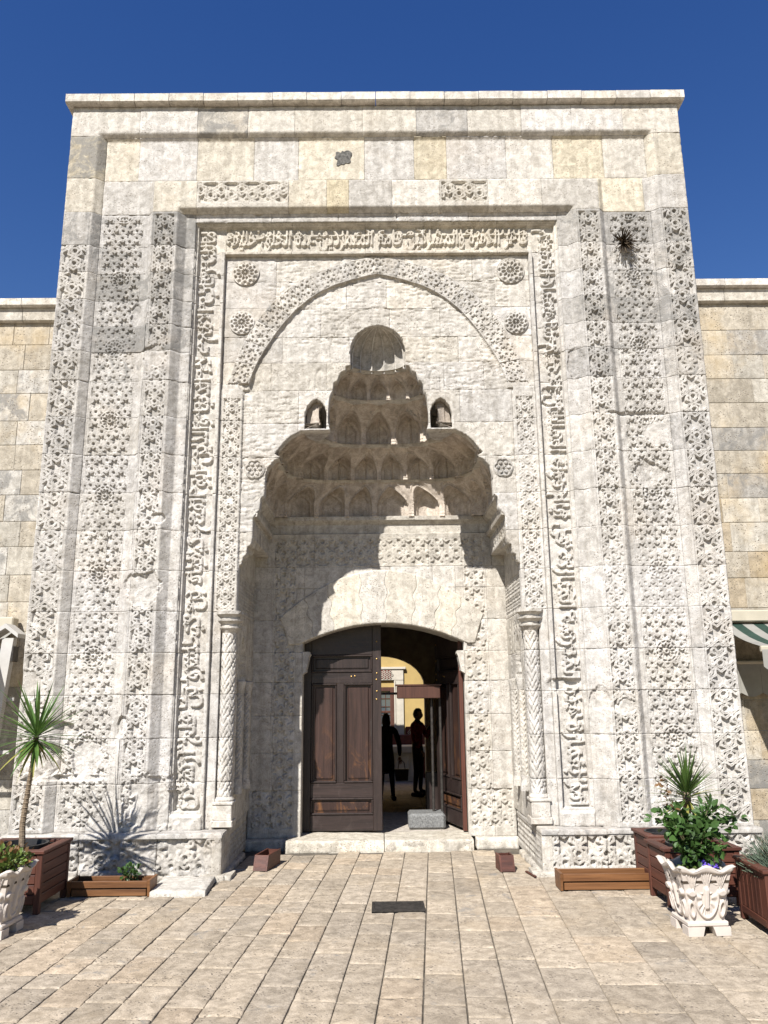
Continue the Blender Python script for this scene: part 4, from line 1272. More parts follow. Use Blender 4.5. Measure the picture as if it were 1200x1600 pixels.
# the hall and the court lie lower than the threshold: leave them out of this sheet
mb.bm.clear()
for (xa, xb, ya, yb) in ((-60, 60, -60, 1.30), (-60, -3.0, 1.30, 60), (3.0, 60, 1.30, 60), (-3.0, 3.0, 14.5, 60)):
    mb.quad([(xa, ya, -.012), (xb, ya, -.012), (xb, yb, -.012), (xa, yb, -.012)])
pavement = mb.build('pavement', 'joint_dirt'); pavement['kind'] = 'structure'
for (xa, xb, ya, yb) in ((-60, 60, -60, -4.75), (-60, -4.25, -4.75, .79), (4.25, 60, -4.75, .79)):
    mb = MB(); mb.quad([(xa, ya, -.004), (xb, ya, -.004), (xb, yb, -.004), (xa, yb, -.004)])
    o = mb.build('plaza', 'paver'); o['kind'] = 'structure'; o.color = (.38, .32, .245, .3)
SK = 0.064
pn_ = math.hypot(1, SK)
PV = np.array([SK, 1, 0]) / pn_; PU = np.array([1, -SK, 0]) / pn_
def paver_tone(k):
    b = random.uniform(0.78, 1.08); g = random.random()
    c = np.array([0.378, 0.318, 0.242]) * b
    if g < 0.25: c = c * np.array([0.93, 0.94, 0.96])
    if g > 0.80: c = c * np.array([1.02, 0.985, 0.95])
    return (float(c[0]), float(c[1]), float(c[2]), random.uniform(0.22, 0.44))
def pav_h(X, Y_):
    n = fbm(X, Y_, 4, 3, 15.0)
    p_ = fbm(X * .9 + Y_ * .4, Y_ * .9, 26, 3, 33.0)
    return (n - .5) * .006 - sstep(.62, .74, p_) * .006
us = [-3.86]
while us[-1] < 4.6:
    us.append(us[-1] + (random.uniform(.212, .238) if us[-1] < .98 else random.choice([.33, .30, .36, .27])))
cells = []
for i in range(len(us) - 1):
    v = -4.6 + random.uniform(0, .4)
    big = us[i] >= .98
    while v < 1.35:
        L_ = random.choice([.26, .30, .34, .40, .48, .62]) * (1.35 if big else 1.0) * random.uniform(.92, 1.08)
        cells.append((us[i], us[i + 1], v, v + L_)); v += L_
def keep(c):
    ctr = PU * (c[0] + c[1]) / 2 + PV * (c[2] + c[3]) / 2
    x, y = ctr[0], ctr[1]
    if y > -.16 and abs(x) > 1.33: return False
    if y > 1.12: return False
    return abs(x) < 4.2
cells = [c for c in cells if keep(c)]
def seen(c):
    ctr = PU * (c[0] + c[1]) / 2 + PV * (c[2] + c[3]) / 2
    d = Vector(ctr) - cam.location
    z = d.dot(fw); px = d.dot(rr) / z; py = d.dot(uu) / z
    return abs(px) < .56 and py > -.95
vis = sorted([c for c in cells if seen(c)], key=lambda c: c[2])
hid = sorted([c for c in cells if not seen(c)], key=lambda c: abs(c[2] + 3.0) + abs(c[0]))
near, far = (vis + hid)[:300], (vis + hid)[300:]
for i, c in enumerate(near):
    big = c[0] >= .98
    gu = 0.0 if big else random.uniform(.0005, .0032)
    gv = .001 if big else random.choice([.003, .0055, .0075])
    grid_stone('paver', 'paver', pavement, c[0] + gu, c[1] - gu, c[2] + gv, c[3] - gv, 0.034, pav_h, U=PU, Vv=PV, N=(0, 0, 1), gap=.002, rnd=.003, chip=.008, jit=.0022, thick=.03, color=paver_tone(i))
V_, F_ = [], []
for c in far:
    g_ = .003
    z_ = random.uniform(-.003, .002)
    q = [PU * a + PV * b + np.array([0, 0, zz]) for zz in (z_, -.03) for a, b in ((c[0] + g_, c[2] + g_), (c[1] - g_, c[2] + g_), (c[1] - g_, c[3] - g_), (c[0] + g_, c[3] - g_))]
    n0 = len(V_); V_ += q
    F_ += [[n0, n0 + 1, n0 + 2, n0 + 3]] + [[n0 + k, n0 + 4 + k, n0 + 4 + (k + 1) % 4, n0 + (k + 1) % 4] for k in range(4)]
o = np_mesh('outer_pavers', V_, F_, 'paver', pavement); o['kind'] = 'stuff'; o.color = (.365, .315, .25, .35)

# drain grate
dg_ = thing('drain_grate', 'dark slotted iron drain grate set in the paving before the door', 'drain', (0.12, -1.06, 0.0))
mb = MB(); mb.box(-.20, .20, -.135, .135, -.010, .0045)
mb.build('grate_bed', 'black_pot', dg_)
mb = MB()
for a in ((-.20, .20, -.135, -.115), (-.20, .20, .115, .135), (-.20, -.18, -.1149, .1149), (.18, .20, -.1149, .1149)):
    mb.box(a[0], a[1], a[2], a[3], .0, .013)
mb.build('grate_frame', 'iron', dg_)
for k in range(6):
    mb = MB(); mb.box(-.1799, .1799, -.103 + k * .0385, -.080 + k * .0385, .0, .011)
    mb.build('bar', 'iron', dg_)

# marble slab lying by the plinth
def slab_h(X, Y_): return (fbm(X, Y_, 5, 4, 3.) - .5) * .008
o = grid_stone('loose_slab', 'stone', None, -.225, .225, -.27, .27, .03, slab_h, U=(1, .03, 0), Vv=(-.06, 1, 0), N=(0, 0, 1), O=(-1.68, -.385, .045), thick=.04, color=(.46, .435, .39, .2), rnd=.006)
tag(o, 'worn white marble slab lying flat on the paving below the left plinth', 'slab')

# ================================================================== side wings
WY = 0.80
for s, ztop, lab in ((-1, 6.05, 'yellowish limestone block wall with a white coping, left of the portal'), (1, 6.23, 'yellowish limestone block wall with a white coping, right of the portal')):
    wing = thing('block_wall', lab, 'wall')
    zc = ztop - .27
    zs = [zc]
    while zs[-1] > 0.2:
        zs.append(max(0.0, zs[-1] - random.uniform(.26, .33)))
    for i in range(len(zs) - 1):
        for a, b in splits(3.36, 5.5 + random.uniform(-.2, .2), .34, .72):
            x0, x1 = (a, b) if s > 0 else (-b, -a)
            k = random.random()
            c = np.array([.41, .355, .265]) if k < .45 else np.array([.43, .39, .315]) if k < .76 else np.array([.36, .285, .18]) if k < .84 else np.array([.31, .285, .245])
            if s < 0 and k >= .72: c = np.array([.45, .42, .365])
            c = (c * .72 + c.mean() * .28) * random.uniform(.80, 1.04)
            lich = random.uniform(.1, .3) if k < .84 else random.uniform(.5, .64)
            grid_stone('wall_block', 'wing', wing, x0, x1, zs[i + 1], zs[i], .05, lambda X, Z: (fbm(X, Z, 16, 4, 61.) - .5) * .010, O=(0, WY, 0), color=(float(c[0]), float(c[1]), float(c[2]), lich), thick=.02, gap=.003, rnd=.001, chip=.002, jit=.002)
    x0, x1 = (3.36, 9.0) if s > 0 else (-9.0, -3.36)
    mb = MB(); mb.box(x0, x1, WY + .007, WY + .9, 0, ztop - .02)
    o = mb.build('wall_core', 'mortar', wing)
    far0, far1 = (5.72, 9.0) if s > 0 else (-9.0, -5.72)
    mb = MB(); mb.box(far0, far1, WY - .005, WY + .06, 0, zc)
    o = mb.build('wall_end', 'wing', wing); o.color = (.40, .345, .26, .25)
    for a, b in splits(3.37, 6.2, .55, .8):
        xa, xb = (a, b) if s > 0 else (-b, -a)
        mb = MB(); mb.prism([(WY - .10, ztop - .105), (WY - .12, ztop - .09), (WY - .12, ztop - .01), (WY + .5, ztop), (WY + .5, ztop - .105)], xa + .003, xb - .003, 'YZ')
        o = mb.build('coping_stone', 'stone', wing); o.color = tone(7, .1, 0, base=1.1, lich=.3)
        mb = MB(); mb.prism([(WY - .03, ztop - .265), (WY - .055, ztop - .25), (WY - .065, ztop - .11), (WY + .4, ztop - .11), (WY + .4, ztop - .265)], xa + .003, xb - .003, 'YZ')
        o = mb.build('frieze_block', 'stone', wing); o.color = tone(7, .15, 0, base=1.02, lich=.3)

# ================================================================== hall behind the door
def sbox(name, mat, *b):
    mb = MB(); mb.box(*b); o = mb.build(name, mat); o['kind'] = 'structure'; o.color = (.42, .38, .33, .3); return o
sbox('hall_landing', 'paver', -1.6, 1.6, 1.705, 3.25, -.5, .085)
# flagstones of the sunken hall and court
hf = sbox('hall_floor', 'joint_dirt', -7, 7, 3.251, 14.4, -.6, -.462)
for i in range(8):
    for j in range(16):
        a, b = -3.0 + i * .75, 3.26 + j * .62
        def hfh(X, Y_): return (fbm(X, Y_, 5, 3, 3.) - .5) * .004
        if abs(a + .375) < 2.0:
            grid_stone('flagstone', 'paver', hf, a, a + .75, b, b + .62, .31, hfh, N=(0, 0, 1), Vv=(0, 1, 0), O=(0, 0, -.45), gap=.005, color=paver_tone(0), thick=.008, rnd=0, chip=0, jit=.001)
sbox('hall_wall_left', 'dark_plaster', -2.0, -1.6, 1.901, 10.0, -.46, 3.4)
sbox('hall_wall_right', 'dark_plaster', 1.6, 2.0, 1.901, 10.0, -.46, 3.4)
# barrel vault
mb = MB()
n = 18
for k in range(n):
    a0, a1 = math.pi * k / n, math.pi * (k + 1) / n
    p0, p1 = (-1.6 * math.cos(a0), 2.30 + .95 * math.sin(a0)), (-1.6 * math.cos(a1), 2.30 + .95 * math.sin(a1))
    mb.quad([(p0[0], 1.901, p0[1]), (p1[0], 1.901, p1[1]), (p1[0], 10.0, p1[1]), (p0[0], 10.0, p0[1])])
o = mb.build('hall_vault', 'dark_plaster'); o['kind'] = 'structure'
sbox('hall_roof', 'dark_plaster', -2.0, 2.0, 1.902, 10.35, 3.401, 3.6)
# far arch of the hall
AR = [(-1.0, -.46), (-1.0, 1.72)] + [(-.03 + .97 * math.cos(t), 1.72 + .66 * math.sin(t)) for t in [math.pi * (1 - k / 16) for k in range(1, 16)]] + [(.94, 1.72), (.94, -.46)]
mb = MB()
mb.prism([(-2.2, -.46), (-2.2, 3.39), (2.2, 3.39), (2.2, -.46)] + AR[::-1], 10.001, 10.35, 'XZ')
o = mb.build('hall_arch_wall', 'dark_plaster'); o['kind'] = 'structure'

# court wall with window, dado and basin
cw = thing('court_wall', 'yellow plastered court wall seen through the open door', 'wall', (0, 12.95, -.45))
mb = MB(); mb.box(-7, 7, 0, .4, 0, 4.6)
mb.build('plaster_face', 'yellow', cw)
mb = MB(); mb.box(-7, .62, -.03, -.001, 0, .02); mb.build('skirting', 'marble', cw)
wf = part_empty('stone_surround', cw)
for nm, b in (('jamb', (.32, .56, -.06, -.002, .021, 2.35)), ('jamb', (-.95, -.72, -.06, -.002, .021, 2.35)), ('lintel', (-.95, .56, -.07, -.003, 2.351, 2.62)), ('jamb_moulding', (.32, .36, -.085, -.061, .021, 2.34)), ('cap_moulding', (-1.0, .62, -.10, -.004, 2.621, 2.68))):
    mb = MB(); mb.box(*b, bev=.006); mb.build(nm, 'marble', wf)
win = part_empty('window', cw)
for nm, b in (('frame', (.22, .318, -.05, -.002, .03, 2.18)), ('frame', (-.72, -.63, -.05, -.002, .03, 2.18)), ('frame', (-.629, .219, -.05, -.002, 2.08, 2.18)), ('frame', (-.629, .219, -.05, -.002, .03, .5)), ('mullion', (-.235, -.175, -.05, -.003, .501, 2.079)), ('transom', (-.629, .219, -.04, -.004, 1.55, 1.60))):
    mb = MB(); mb.box(*b, bev=.004); mb.build(nm, 'win_frame', win)
mb = MB(); mb.box(-.629, .219, -.02, -.006, .501, 2.079); mb.build('pane', 'glass', win)
for k in range(5):
    mb = MB(); x = -.56 + k * .165; mb.box(x - .008, x + .008, -.032, -.0205, .502, 2.078); mb.build('glazing_bar', 'win_frame', win)
for k in range(7):
    mb = MB(); z = .7 + k * .2; mb.box(-.628, .218, -.036, -.0325, z - .008, z + .008); mb.build('glazing_bar', 'win_frame', win)
# pierced screen above the window
mb = MB()
for i in range(9):
    for j in range(4):
        x, z = -.60 + i * .1 + (j % 2) * .05, 2.42 + j * .075 - .02
        mb.lathe([(.026, 0), (.038, 0), (.038, .03), (.026, .03), (.026, 0)], 8, (0, 0, 0)) if False else None
mb.bm.free()
scr = part_empty('pierced_screen', cw)
mb = MB(); mb.box(-.66, .26, -.075, -.0705, 2.38, 2.60); mb.build('screen_back', 'tile_red', scr)
for i in range(11):
    for j in range(3):
        x, z = -.62 + i * .085 + (j % 2) * .0425, 2.42 + j * .07
        mb = MB(); pts = [(x + .036 * math.cos(a), z + .036 * math.sin(a)) for a in [math.pi / 3 * k + .3 for k in range(6)]]
        ins = [(x + .020 * math.cos(a), z + .020 * math.sin(a)) for a in [math.pi / 3 * k + .3 for k in range(6)]]
        for k in range(6):
            q = [pts[k], pts[(k + 1) % 6], ins[(k + 1) % 6], ins[k]]
            mb.prism(q, -.09, -.0755, 'XZ')
        mb.build('lattice_ring', 'marble', scr)
# tiled dado
for i in range(3):
    x = .60 + i * .30
    t_ = part_empty('dado_tile', cw)
    mb = MB(); mb.box(x, x + .29, -.022, -.002, .92, 1.21); mb.build('tile_ground', 'tile_red', t_)
    mb = MB()
    cx_, cz_ = x + .145, 1.065
    for rr1, rr2 in ((.13, .105), (.07, .0)):
        P1 = [(cx_ + rr1 * math.cos(k * math.pi / 2) * .8, cz_ + rr1 * math.sin(k * math.pi / 2)) for k in range(4)]
        if rr2:
            P2 = [(cx_ + rr2 * math.cos(k * math.pi / 2) * .8, cz_ + rr2 * math.sin(k * math.pi / 2)) for k in range(4)]
            for k in range(4):
                mb.prism([P1[k], P1[(k + 1) % 4], P2[(k + 1) % 4], P2[k]], -.028, -.0225, 'XZ')
        else:
            mb.prism(P1, -.028, -.0225, 'XZ')
    o = mb.build('diamond', 'tile_cream', t_); o['kind'] = 'stuff'
bs_ = thing('marble_basin', 'pale marble basin with a dark red back panel, under the yellow court wall', 'basin', (.35, 12.1, -.45))
mb = MB(); mb.box(-.42, .62, -.2, .35, 0, .66, bev=.012); mb.build('body', 'marble', bs_)
mb = MB(); mb.prism([(-.50, .661), (-.54, .70), (-.54, .80), (.72, .80), (.72, .70), (.68, .661)], -.28, .40, 'XZ'); mb.build('rim', 'marble', bs_)
mb = MB(); mb.box(-.60, .80, .60, .78, 0, 1.02, bev=.006); mb.build('back_panel', 'tile_red', bs_)
for k in range(3):
    mb = MB(); mb.box(-.34 + k * .33, -.06 + k * .33, -.213, -.2005, .08, .58, bev=.005); mb.build('front_panel', 'marble', bs_)
bt = thing('orange_bottle', 'small orange bottle standing on the marble basin', 'bottle', (.84, 12.0, .35))
mb = MB(); mb.lathe([(.02, 0), (.042, .005), (.045, .15), (.04, .19), (.018, .22)], 12); mb.build('bottle_body', 'orange', bt)
mb = MB(); mb.lathe([(.02, .2205), (.02, .25), (.005, .252)], 10); mb.build('cap', 'white_metal', bt)

# ================================================================== the door
DY = 1.60
def leaf(name, label, mirror, loc, rz):
    """door leaf: local x from the hinge (0) to the meeting stile (w), front at y = 0"""
    w = .90
    t = thing(name, label, 'door', loc, 'leaves of the portal door', rz)
    X = (lambda a, b: (-b, -a)) if mirror else (lambda a, b: (a, b))
    def part(nm, mat, a, b, y0, y1, z0, z1, bev=.004, parent=None):
        x0, x1 = X(a, b)
        mb = MB(); mb.box(x0, x1, y0, y1, z0, z1, bev=bev)
        return mb.build(nm, mat, parent or t)
    part('stile', 'door', 0, .105, 0, .06, 0, 2.42)
    part('stile', 'door', w - .10, w, 0, .06, 0, 2.42)
    part('muntin', 'door', .395, .475, .001, .059, .50, 1.58)
    part('rail', 'door_x', .1055, w - .1005, .001, .059, 0, .165)
    part('rail', 'door_x', .1055, w - .1005, .001, .059, .345, .4995)
    part('rail', 'door_x', .1055, w - .1005, .001, .059, 1.5805, 1.70)
    part('rail', 'door_x', .1055, w - .1005, .001, .059, 1.90, 2.42)
    for (a, b, z0, z1, m_) in ((.1055, .3945, .50, 1.58, 'door_panel'), (.4755, w - .1005, .50, 1.58, 'door_panel'), (.1055, w - .1005, .1655, .3445, 'door_panel'), (.1055, w - .1005, 1.7005, 1.8995, 'door')):
        pn = part('panel', m_, a, b, .028, .045, z0, z1, .0)
        # raised field and a moulded frame round it
        part('raised_field', m_, a + .045, b - .045, .016, .0275, z0 + .045, z1 - .045, .008, pn)
        x0, x1 = X(a, b)
        for q in ((x0, x1, z0, z0 + .022), (x0, x1, z1 - .022, z1), (x0, x0 + .022, z0 + .0225, z1 - .0225), (x1 - .022, x1, z0 + .0225, z1 - .0225)):
            mb = MB(); mb.box(q[0] + .0005, q[1] - .0005, -.010, .0275, q[2] + .0005, q[3] - .0005, bev=.007); mb.build('moulding', 'door', pn)
    # little nails and a plate
    for (xx, zz) in ((.60, 1.66), (.56, 1.655), (w - .055, 1.62), (w - .05, 1.69), (w - .05, 1.49), (w - .055, 1.40), (w - .05, 1.85), (w - .05, 2.05)):
        mb = MB(); mb.lathe([(.010, 0), (.008, .006), (.002, .008)], 8)
        o = mb.build('nail', 'brass', t); x0, x1 = X(xx, xx); o.location = (x0, -.001, zz); o.rotation_euler = (math.pi / 2, 0, 0)
    mb = MB(); x0, x1 = X(w - .125, w - .105); mb.box(x0, x1, -.008, .0, .98, 1.18, bev=.003); mb.build('pull_plate', 'iron', t)
    return t
left_leaf = leaf('door_leaf', 'closed dark brown panelled door leaf on the left, sun bleached at the bottom', False, (-.895, DY, .125), 0)
right_leaf = leaf('door_leaf', 'dark panelled door leaf swung open inward at the right jamb', True, (.925, DY + .02, .125), -R(74))
for zz in (.25, 1.1, 1.9):
    mb = MB(); mb.box(-.018, -.004, -.03, -.0005, zz, zz + .14, bev=.003); mb.build('hinge', 'brass', right_leaf)
fr_ = thing('door_frame', 'reddish brown wooden frame post at the right jamb of the doorway', 'door frame', (.93, DY, .12))
mb = MB(); mb.box(-.045, .0, -.05, -.005, 0, 2.05, bev=.004); mb.build('post', 'red_wood_v', fr_)

# barrier with granite foot and wooden box
br = thing('barrier_post', 'dark barrier post with a brown wooden box head on a granite foot inside the doorway', 'barrier', (.50, 2.05, .086))
mb = MB(); mb.box(-.20, .22, -.18, .18, 0, .17, bev=.025); mb.build('granite_foot', 'granite', br)
mb = MB(); mb.box(.06, .22, .92, 1.06, .0, .52, bev=.01); mb.build('cabinet', 'door', br)
for dx in (.10, .20):
    mb = MB(); mb.tube([(dx, .02, .17), (dx, .02, 1.44)], .016, 10); mb.build('pole', 'iron', br)
mb = MB(); mb.box(-.31, .20, -.09, .09, 1.44, 1.585, bev=.008); mb.build('box_head', 'win_frame', br)
mb = MB(); mb.box(-.33, .215, -.10, .10, 1.585, 1.605, bev=.004); mb.build('box_lid', 'win_frame', br)
mb = MB(); mb.tube([(-.31, 0, 1.50), (-1.05, 0, 1.50)], .014, 8); mb.build('arm', 'iron', br)

# ------------------------------------------------------------------ people in the hall
def skin_mesh(name, joints, edges, mat, parent, sub=2):
    me = bpy.data.meshes.new(name)
    me.from_pydata([j[:3] for j in joints], edges, [])
    ob = bpy.data.objects.new(name, me); COL.objects.link(ob)
    md = ob.modifiers.new('skin', 'SKIN'); md.use_smooth_shade = True
    for i, j in enumerate(joints):
        sv = me.skin_vertices[0].data[i]
        rx = j[3]; ry = j[4] if len(j) > 4 else j[3]
        sv.radius = (rx, ry)
        sv.use_root = (i == 0)
    sd = ob.modifiers.new('sub', 'SUBSURF'); sd.levels = sub; sd.render_levels = sub
    dg = bpy.context.evaluated_depsgraph_get()
    m2 = bpy.data.meshes.new_from_object(ob.evaluated_get(dg))
    bpy.data.objects.remove(ob); bpy.data.meshes.remove(me)
    m2.materials.clear(); m2.materials.append(M[mat]); m2.name = name
    m2.polygons.foreach_set('use_smooth', np.ones(len(m2.polygons), bool))
    return link(bpy.data.objects.new(name, m2), parent)
def hand(parent, base, d, up, name='hand', mat='skin'):
    """palm and five fingers as short skinned chains, joined"""
    base = Vector(base); d = Vector(d).normalized(); up = Vector(up).normalized(); side = d.cross(up).normalized()
    J, E_ = [], []
    def add(p, r): J.append((p.x, p.y, p.z, r)); return len(J) - 1
    w = add(base, .026); pm = add(base + d * .055, .032); E_.append((w, pm))
    for k, (off, L_) in enumerate(((-.027, .062), (-.009, .074), (.009, .070), (.027, .055))):
        a = add(base + d * .09 + side * off, .0095); E_.append((pm, a))
        b = add(base + d * (.09 + L_ * .55) + side * off - up * .012, .0085); E_.append((a, b))
        c = add(base + d * (.09 + L_ * .85) + side * off - up * .038, .0075); E_.append((b, c))
    a = add(base + d * .045 + side * -.038 - up * .01, .0105); E_.append((pm, a))
    b = add(base + d * .075 + side * -.055 - up * .025, .0095); E_.append((a, b))
    return skin_mesh(name, J, E_, mat, parent, 1)
def person(label, loc, rz, h, top, bottom, long_coat, arms):
    k = h / 1.72
    t = thing('person', label, 'person', loc, 'visitors standing in the hall', rz)
    S = lambda p: tuple(c * k for c in p)
    # one continuous body: pelvis root, spine, neck, arms, legs
    J = [S((0, 0, .95, .130, .095)), S((0, .01, 1.12, .125, .090)), S((0, .015, 1.30, .150, .100)), S((0, .01, 1.42, .120, .085)), S((0, .0, 1.50, .052, .052)), S((0, -.01, 1.56, .052, .055))]
    E_ = [(0, 1), (1, 2), (2, 3), (3, 4), (4, 5)]
    for sx in (-1, 1):
        n0 = len(J)
        st = .09 if sx > 0 else .10
        J += [S((sx * .085, 0, .86, .088, .092)), S((sx * (st + .01), -.015, .50, .060, .064)), S((sx * (st + .03), .02, .10, .042, .045)), S((sx * (st + .045), -.13, .045, .040, .034))]
        E_ += [(0, n0), (n0, n0 + 1), (n0 + 1, n0 + 2), (n0 + 2, n0 + 3)]
    for sx, (el, wr) in zip((-1, 1), arms):
        n0 = len(J)
        J += [S((sx * .175, .01, 1.40, .060, .060)), S(el + (.046, .046)), S(wr + (.034, .034))]
        E_ += [(3, n0), (n0, n0 + 1), (n0 + 1, n0 + 2)]
    skin_mesh('body', J, E_, bottom, t)
    # jacket over trunk and arms
    J = [S((0, .0, .92, .150, .112)), S((0, .01, 1.10, .142, .105)), S((0, .015, 1.30, .166, .114)), S((0, .01, 1.43, .130, .090)), S((0, .005, 1.485, .066, .066))]
    E_ = [(0, 1), (1, 2), (2, 3), (3, 4)]
    if long_coat:
        J += [S((0, .0, .70, .165, .135)), S((0, 0, .50, .165, .140))]; E_ += [(0, 5), (5, 6)]
    for sx, (el, wr) in zip((-1, 1), arms):
        n0 = len(J)
        J += [S((sx * .18, .01, 1.40, .070, .070)), S(el + (.058, .058)), S(tuple(np.array(el) * .12 + np.array(wr) * .88) + (.044, .044))]
        E_ += [(3, n0), (n0, n0 + 1), (n0 + 1, n0 + 2)]
    skin_mesh('coat' if long_coat else 'jacket', J, E_, top, t)
    for sx, (el, wr) in zip((-1, 1), arms):
        d = Vector(wr) - Vector(el)
        hand(t, Vector(wr) * k, d, Vector((0, -1, .3)) if abs(d.normalized().z) > .7 else Vector((0, 0, 1)))
        mb = MB(); st = .135 if sx > 0 else .145
        mb.box(sx * st * k - .048, sx * st * k + .048, -.20, .085, 0, .075, bev=.02); mb.build('shoe', 'black_cloth', t)
    # head with face
    hd = MB()
    bmesh.ops.create_uvsphere(hd.bm, u_segments=24, v_segments=18, radius=1.0)
    for v in hd.bm.verts:
        x, y, z = v.co
        jaw = 1 - .28 * max(0, -z) ** 1.5
        v.co = Vector((x * .076 * jaw, y * .096 * (1 - .10 * max(0, -z)), z * .118))
        if v.co.y < -.06:
            if abs(v.co.x) < .018 and -.045 < v.co.z < .02: v.co.y -= .020 * (1 - abs(v.co.x) / .018)
            if .008 < abs(v.co.x) < .045 and .0 < v.co.z < .03: v.co.y += .008
            if abs(v.co.x) < .03 and -.075 < v.co.z < -.055: v.co.y -= .005
    head = hd.build('head', 'skin', t, smooth=True); head.location = S((0, -.02, 1.615)); head.scale = (k, k, k)
    for sx in (-1, 1):
        mb = MB(); mb.lathe([(.012, -.03), (.020, -.01), (.022, .012), (.012, .032)], 8); e_ = mb.build('ear', 'skin', head, smooth=True); e_.location = (sx * .076, .005, -.005); e_.scale = (.5, 1, 1)
        mb = MB(); bmesh.ops.create_uvsphere(mb.bm, u_segments=8, v_segments=6, radius=.011); e_ = mb.build('eye', 'black_cloth', head); e_.location = (sx * .030, -.082, .012)
    hr = MB()
    bmesh.ops.create_uvsphere(hr.bm, u_segments=24, v_segments=18, radius=1.0)
    kill = []
    for v in hr.bm.verts:
        x, y, z = v.co
        n_ = 1 + .05 * math.sin(9 * x + 5 * z) * math.cos(7 * y)
        v.co = Vector((x * .086 * n_, .006 + y * .106 * n_, .012 + z * .122 * n_))
        if y < -.45 and z < .42 or z < (-.45 if not long_coat else -2) and y < .2: kill.append(v)
    bmesh.ops.delete(hr.bm, geom=kill, context='VERTS')
    if long_coat:
        for v in hr.bm.verts:
            if v.co.z < -.02: v.co.z = v.co.z * 2.1; v.co.y += .015; v.co.x *= 1.12
    hair = hr.build('hair', 'hair', head, smooth=True)
    return t
person('person in a dark red jacket and black trousers raising one hand to the face', (.74, 9.3, -.45), R(60), 1.70, 'maroon', 'black_cloth', False,
       [((-.27, -.05, 1.13), (-.24, -.20, .92)), ((.26, -.10, 1.14), (.10, -.24, 1.38))])
person('person in a long black coat half hidden behind the closed door leaf', (.09, 8.7, -.45), R(185), 1.62, 'black_cloth', 'black_cloth', True,
       [((-.27, .03, 1.12), (-.29, -.06, .86)), ((.26, .03, 1.12), (.27, -.05, .86))])
bag = thing('handbag', 'brown leather handbag held at the side of the person in the long coat', 'bag', (.385, 8.68, -.45))
mb = MB(); mb.prism([(-.12, 0), (-.14, .22), (.14, .22), (.12, 0)], -.05, .05, 'XZ'); o = mb.build('bag_body', 'leather', bag); o.location = (0, 0, .36)
mb = MB(); mb.tube([(-.07, 0, .57), (-.05, 0, .70), (0, 0, .745), (.05, 0, .70), (.07, 0, .57)], .009, 6); mb.build('handle', 'leather', bag)

# ================================================================== awnings on the side wings
def awning(s, label):
    t = thing('striped_awning', label, 'awning', (s * (3.54 if s > 0 else 3.80), WY, 0), 'striped awnings on the side walls')
    W = 3.2
    def X(a, b): return (a, b) if s > 0 else (-b, -a)
    def pbox(nm, mat, a, b, y0, y1, z0, z1, bev=.006):
        x0, x1 = X(a, b)
        mb = MB(); mb.box(x0, x1, y0, y1, z0, z1, bev=bev); return mb.build(nm, mat, t)
    pbox('roller_box', 'cream', 0, W, -.17, -.03, 2.28, 2.40, .012)
    pbox('wall_rail', 'cream', .0, W, -.06, -.025, 2.12, 2.20)
    pbox('front_bar', 'cream', 0, W, -.98, -.93, 1.93, 1.99, .01)
    y0, z0, y1, z1 = -.10, 2.27, -.95, 1.99
    n = int(W / .115)
    for k in range(n):
        a, b = k * .115, (k + 1) * .115
        x0, x1 = X(a, b)
        mb = MB()
        for j in range(6):
            f0, f1 = j / 6, (j + 1) / 6
            sg = lambda f: -.035 * math.sin(math.pi * f)
            mb.quad([(x0, y0 + (y1 - y0) * f0, z0 + (z1 - z0) * f0 + sg(f0)), (x1, y0 + (y1 - y0) * f0, z0 + (z1 - z0) * f0 + sg(f0)), (x1, y0 + (y1 - y0) * f1, z0 + (z1 - z0) * f1 + sg(f1)), (x0, y0 + (y1 - y0) * f1, z0 + (z1 - z0) * f1 + sg(f1))])
        mb.build('stripe', 'awn_g' if k % 2 else 'awn_w', t)
        mb = MB()
        pts = [(x0, 1.955), (x1, 1.955)] + [(x1 + (x0 - x1) * f, 1.80 - .035 * math.sin(math.pi * f)) for f in (0, .2, .4, .6, .8, 1)]
        mb.prism(pts, -.986, -.982, 'XZ')
        mb.build('valance', 'awn_g' if k % 2 else 'awn_w', t)
    for xx in (.12, 1.9):
        ex = s * (xx + .45)
        mb = MB(); mb.tube([(s * xx, -.08, 2.13), (ex, -.58, 2.03)], .026, 8); mb.build('arm', 'cream', t)
        mb = MB(); mb.tube([(ex, -.58, 2.03), (s * xx, -.94, 1.96)], .022, 8); mb.build('forearm', 'cream', t)
        mb = MB(); mb.tube([(ex, -.58, 1.985), (ex, -.58, 2.075)], .035, 10); mb.build('elbow', 'iron', t)
    return t
awning(1, 'green and white striped awning on the wall right of the portal')
awning(-1, 'green and white striped awning on the wall left of the portal')
# inner scalloped cloth against the right wall
sc_ = thing('scalloped_valance', 'pale scalloped cloth valance hanging on the shaded right wall', 'valance', (3.47, WY - .12, 1.52))
for k in range(12):
    mb = MB(); a = k * .22
    pts = [(a, .33), (a + .218, .33)] + [(a + .218 * (1 - f), .04 - .04 * math.sin(math.pi * f)) for f in (0, .2, .4, .6, .8, 1)]
    mb.prism(pts, -.004, .0, 'XZ'); mb.build('scallop', 'awn_w', sc_)
mb = MB(); mb.tube([(0, 0, .345), (2.7, 0, .345)], .02, 8); mb.build('rail', 'cream', sc_)

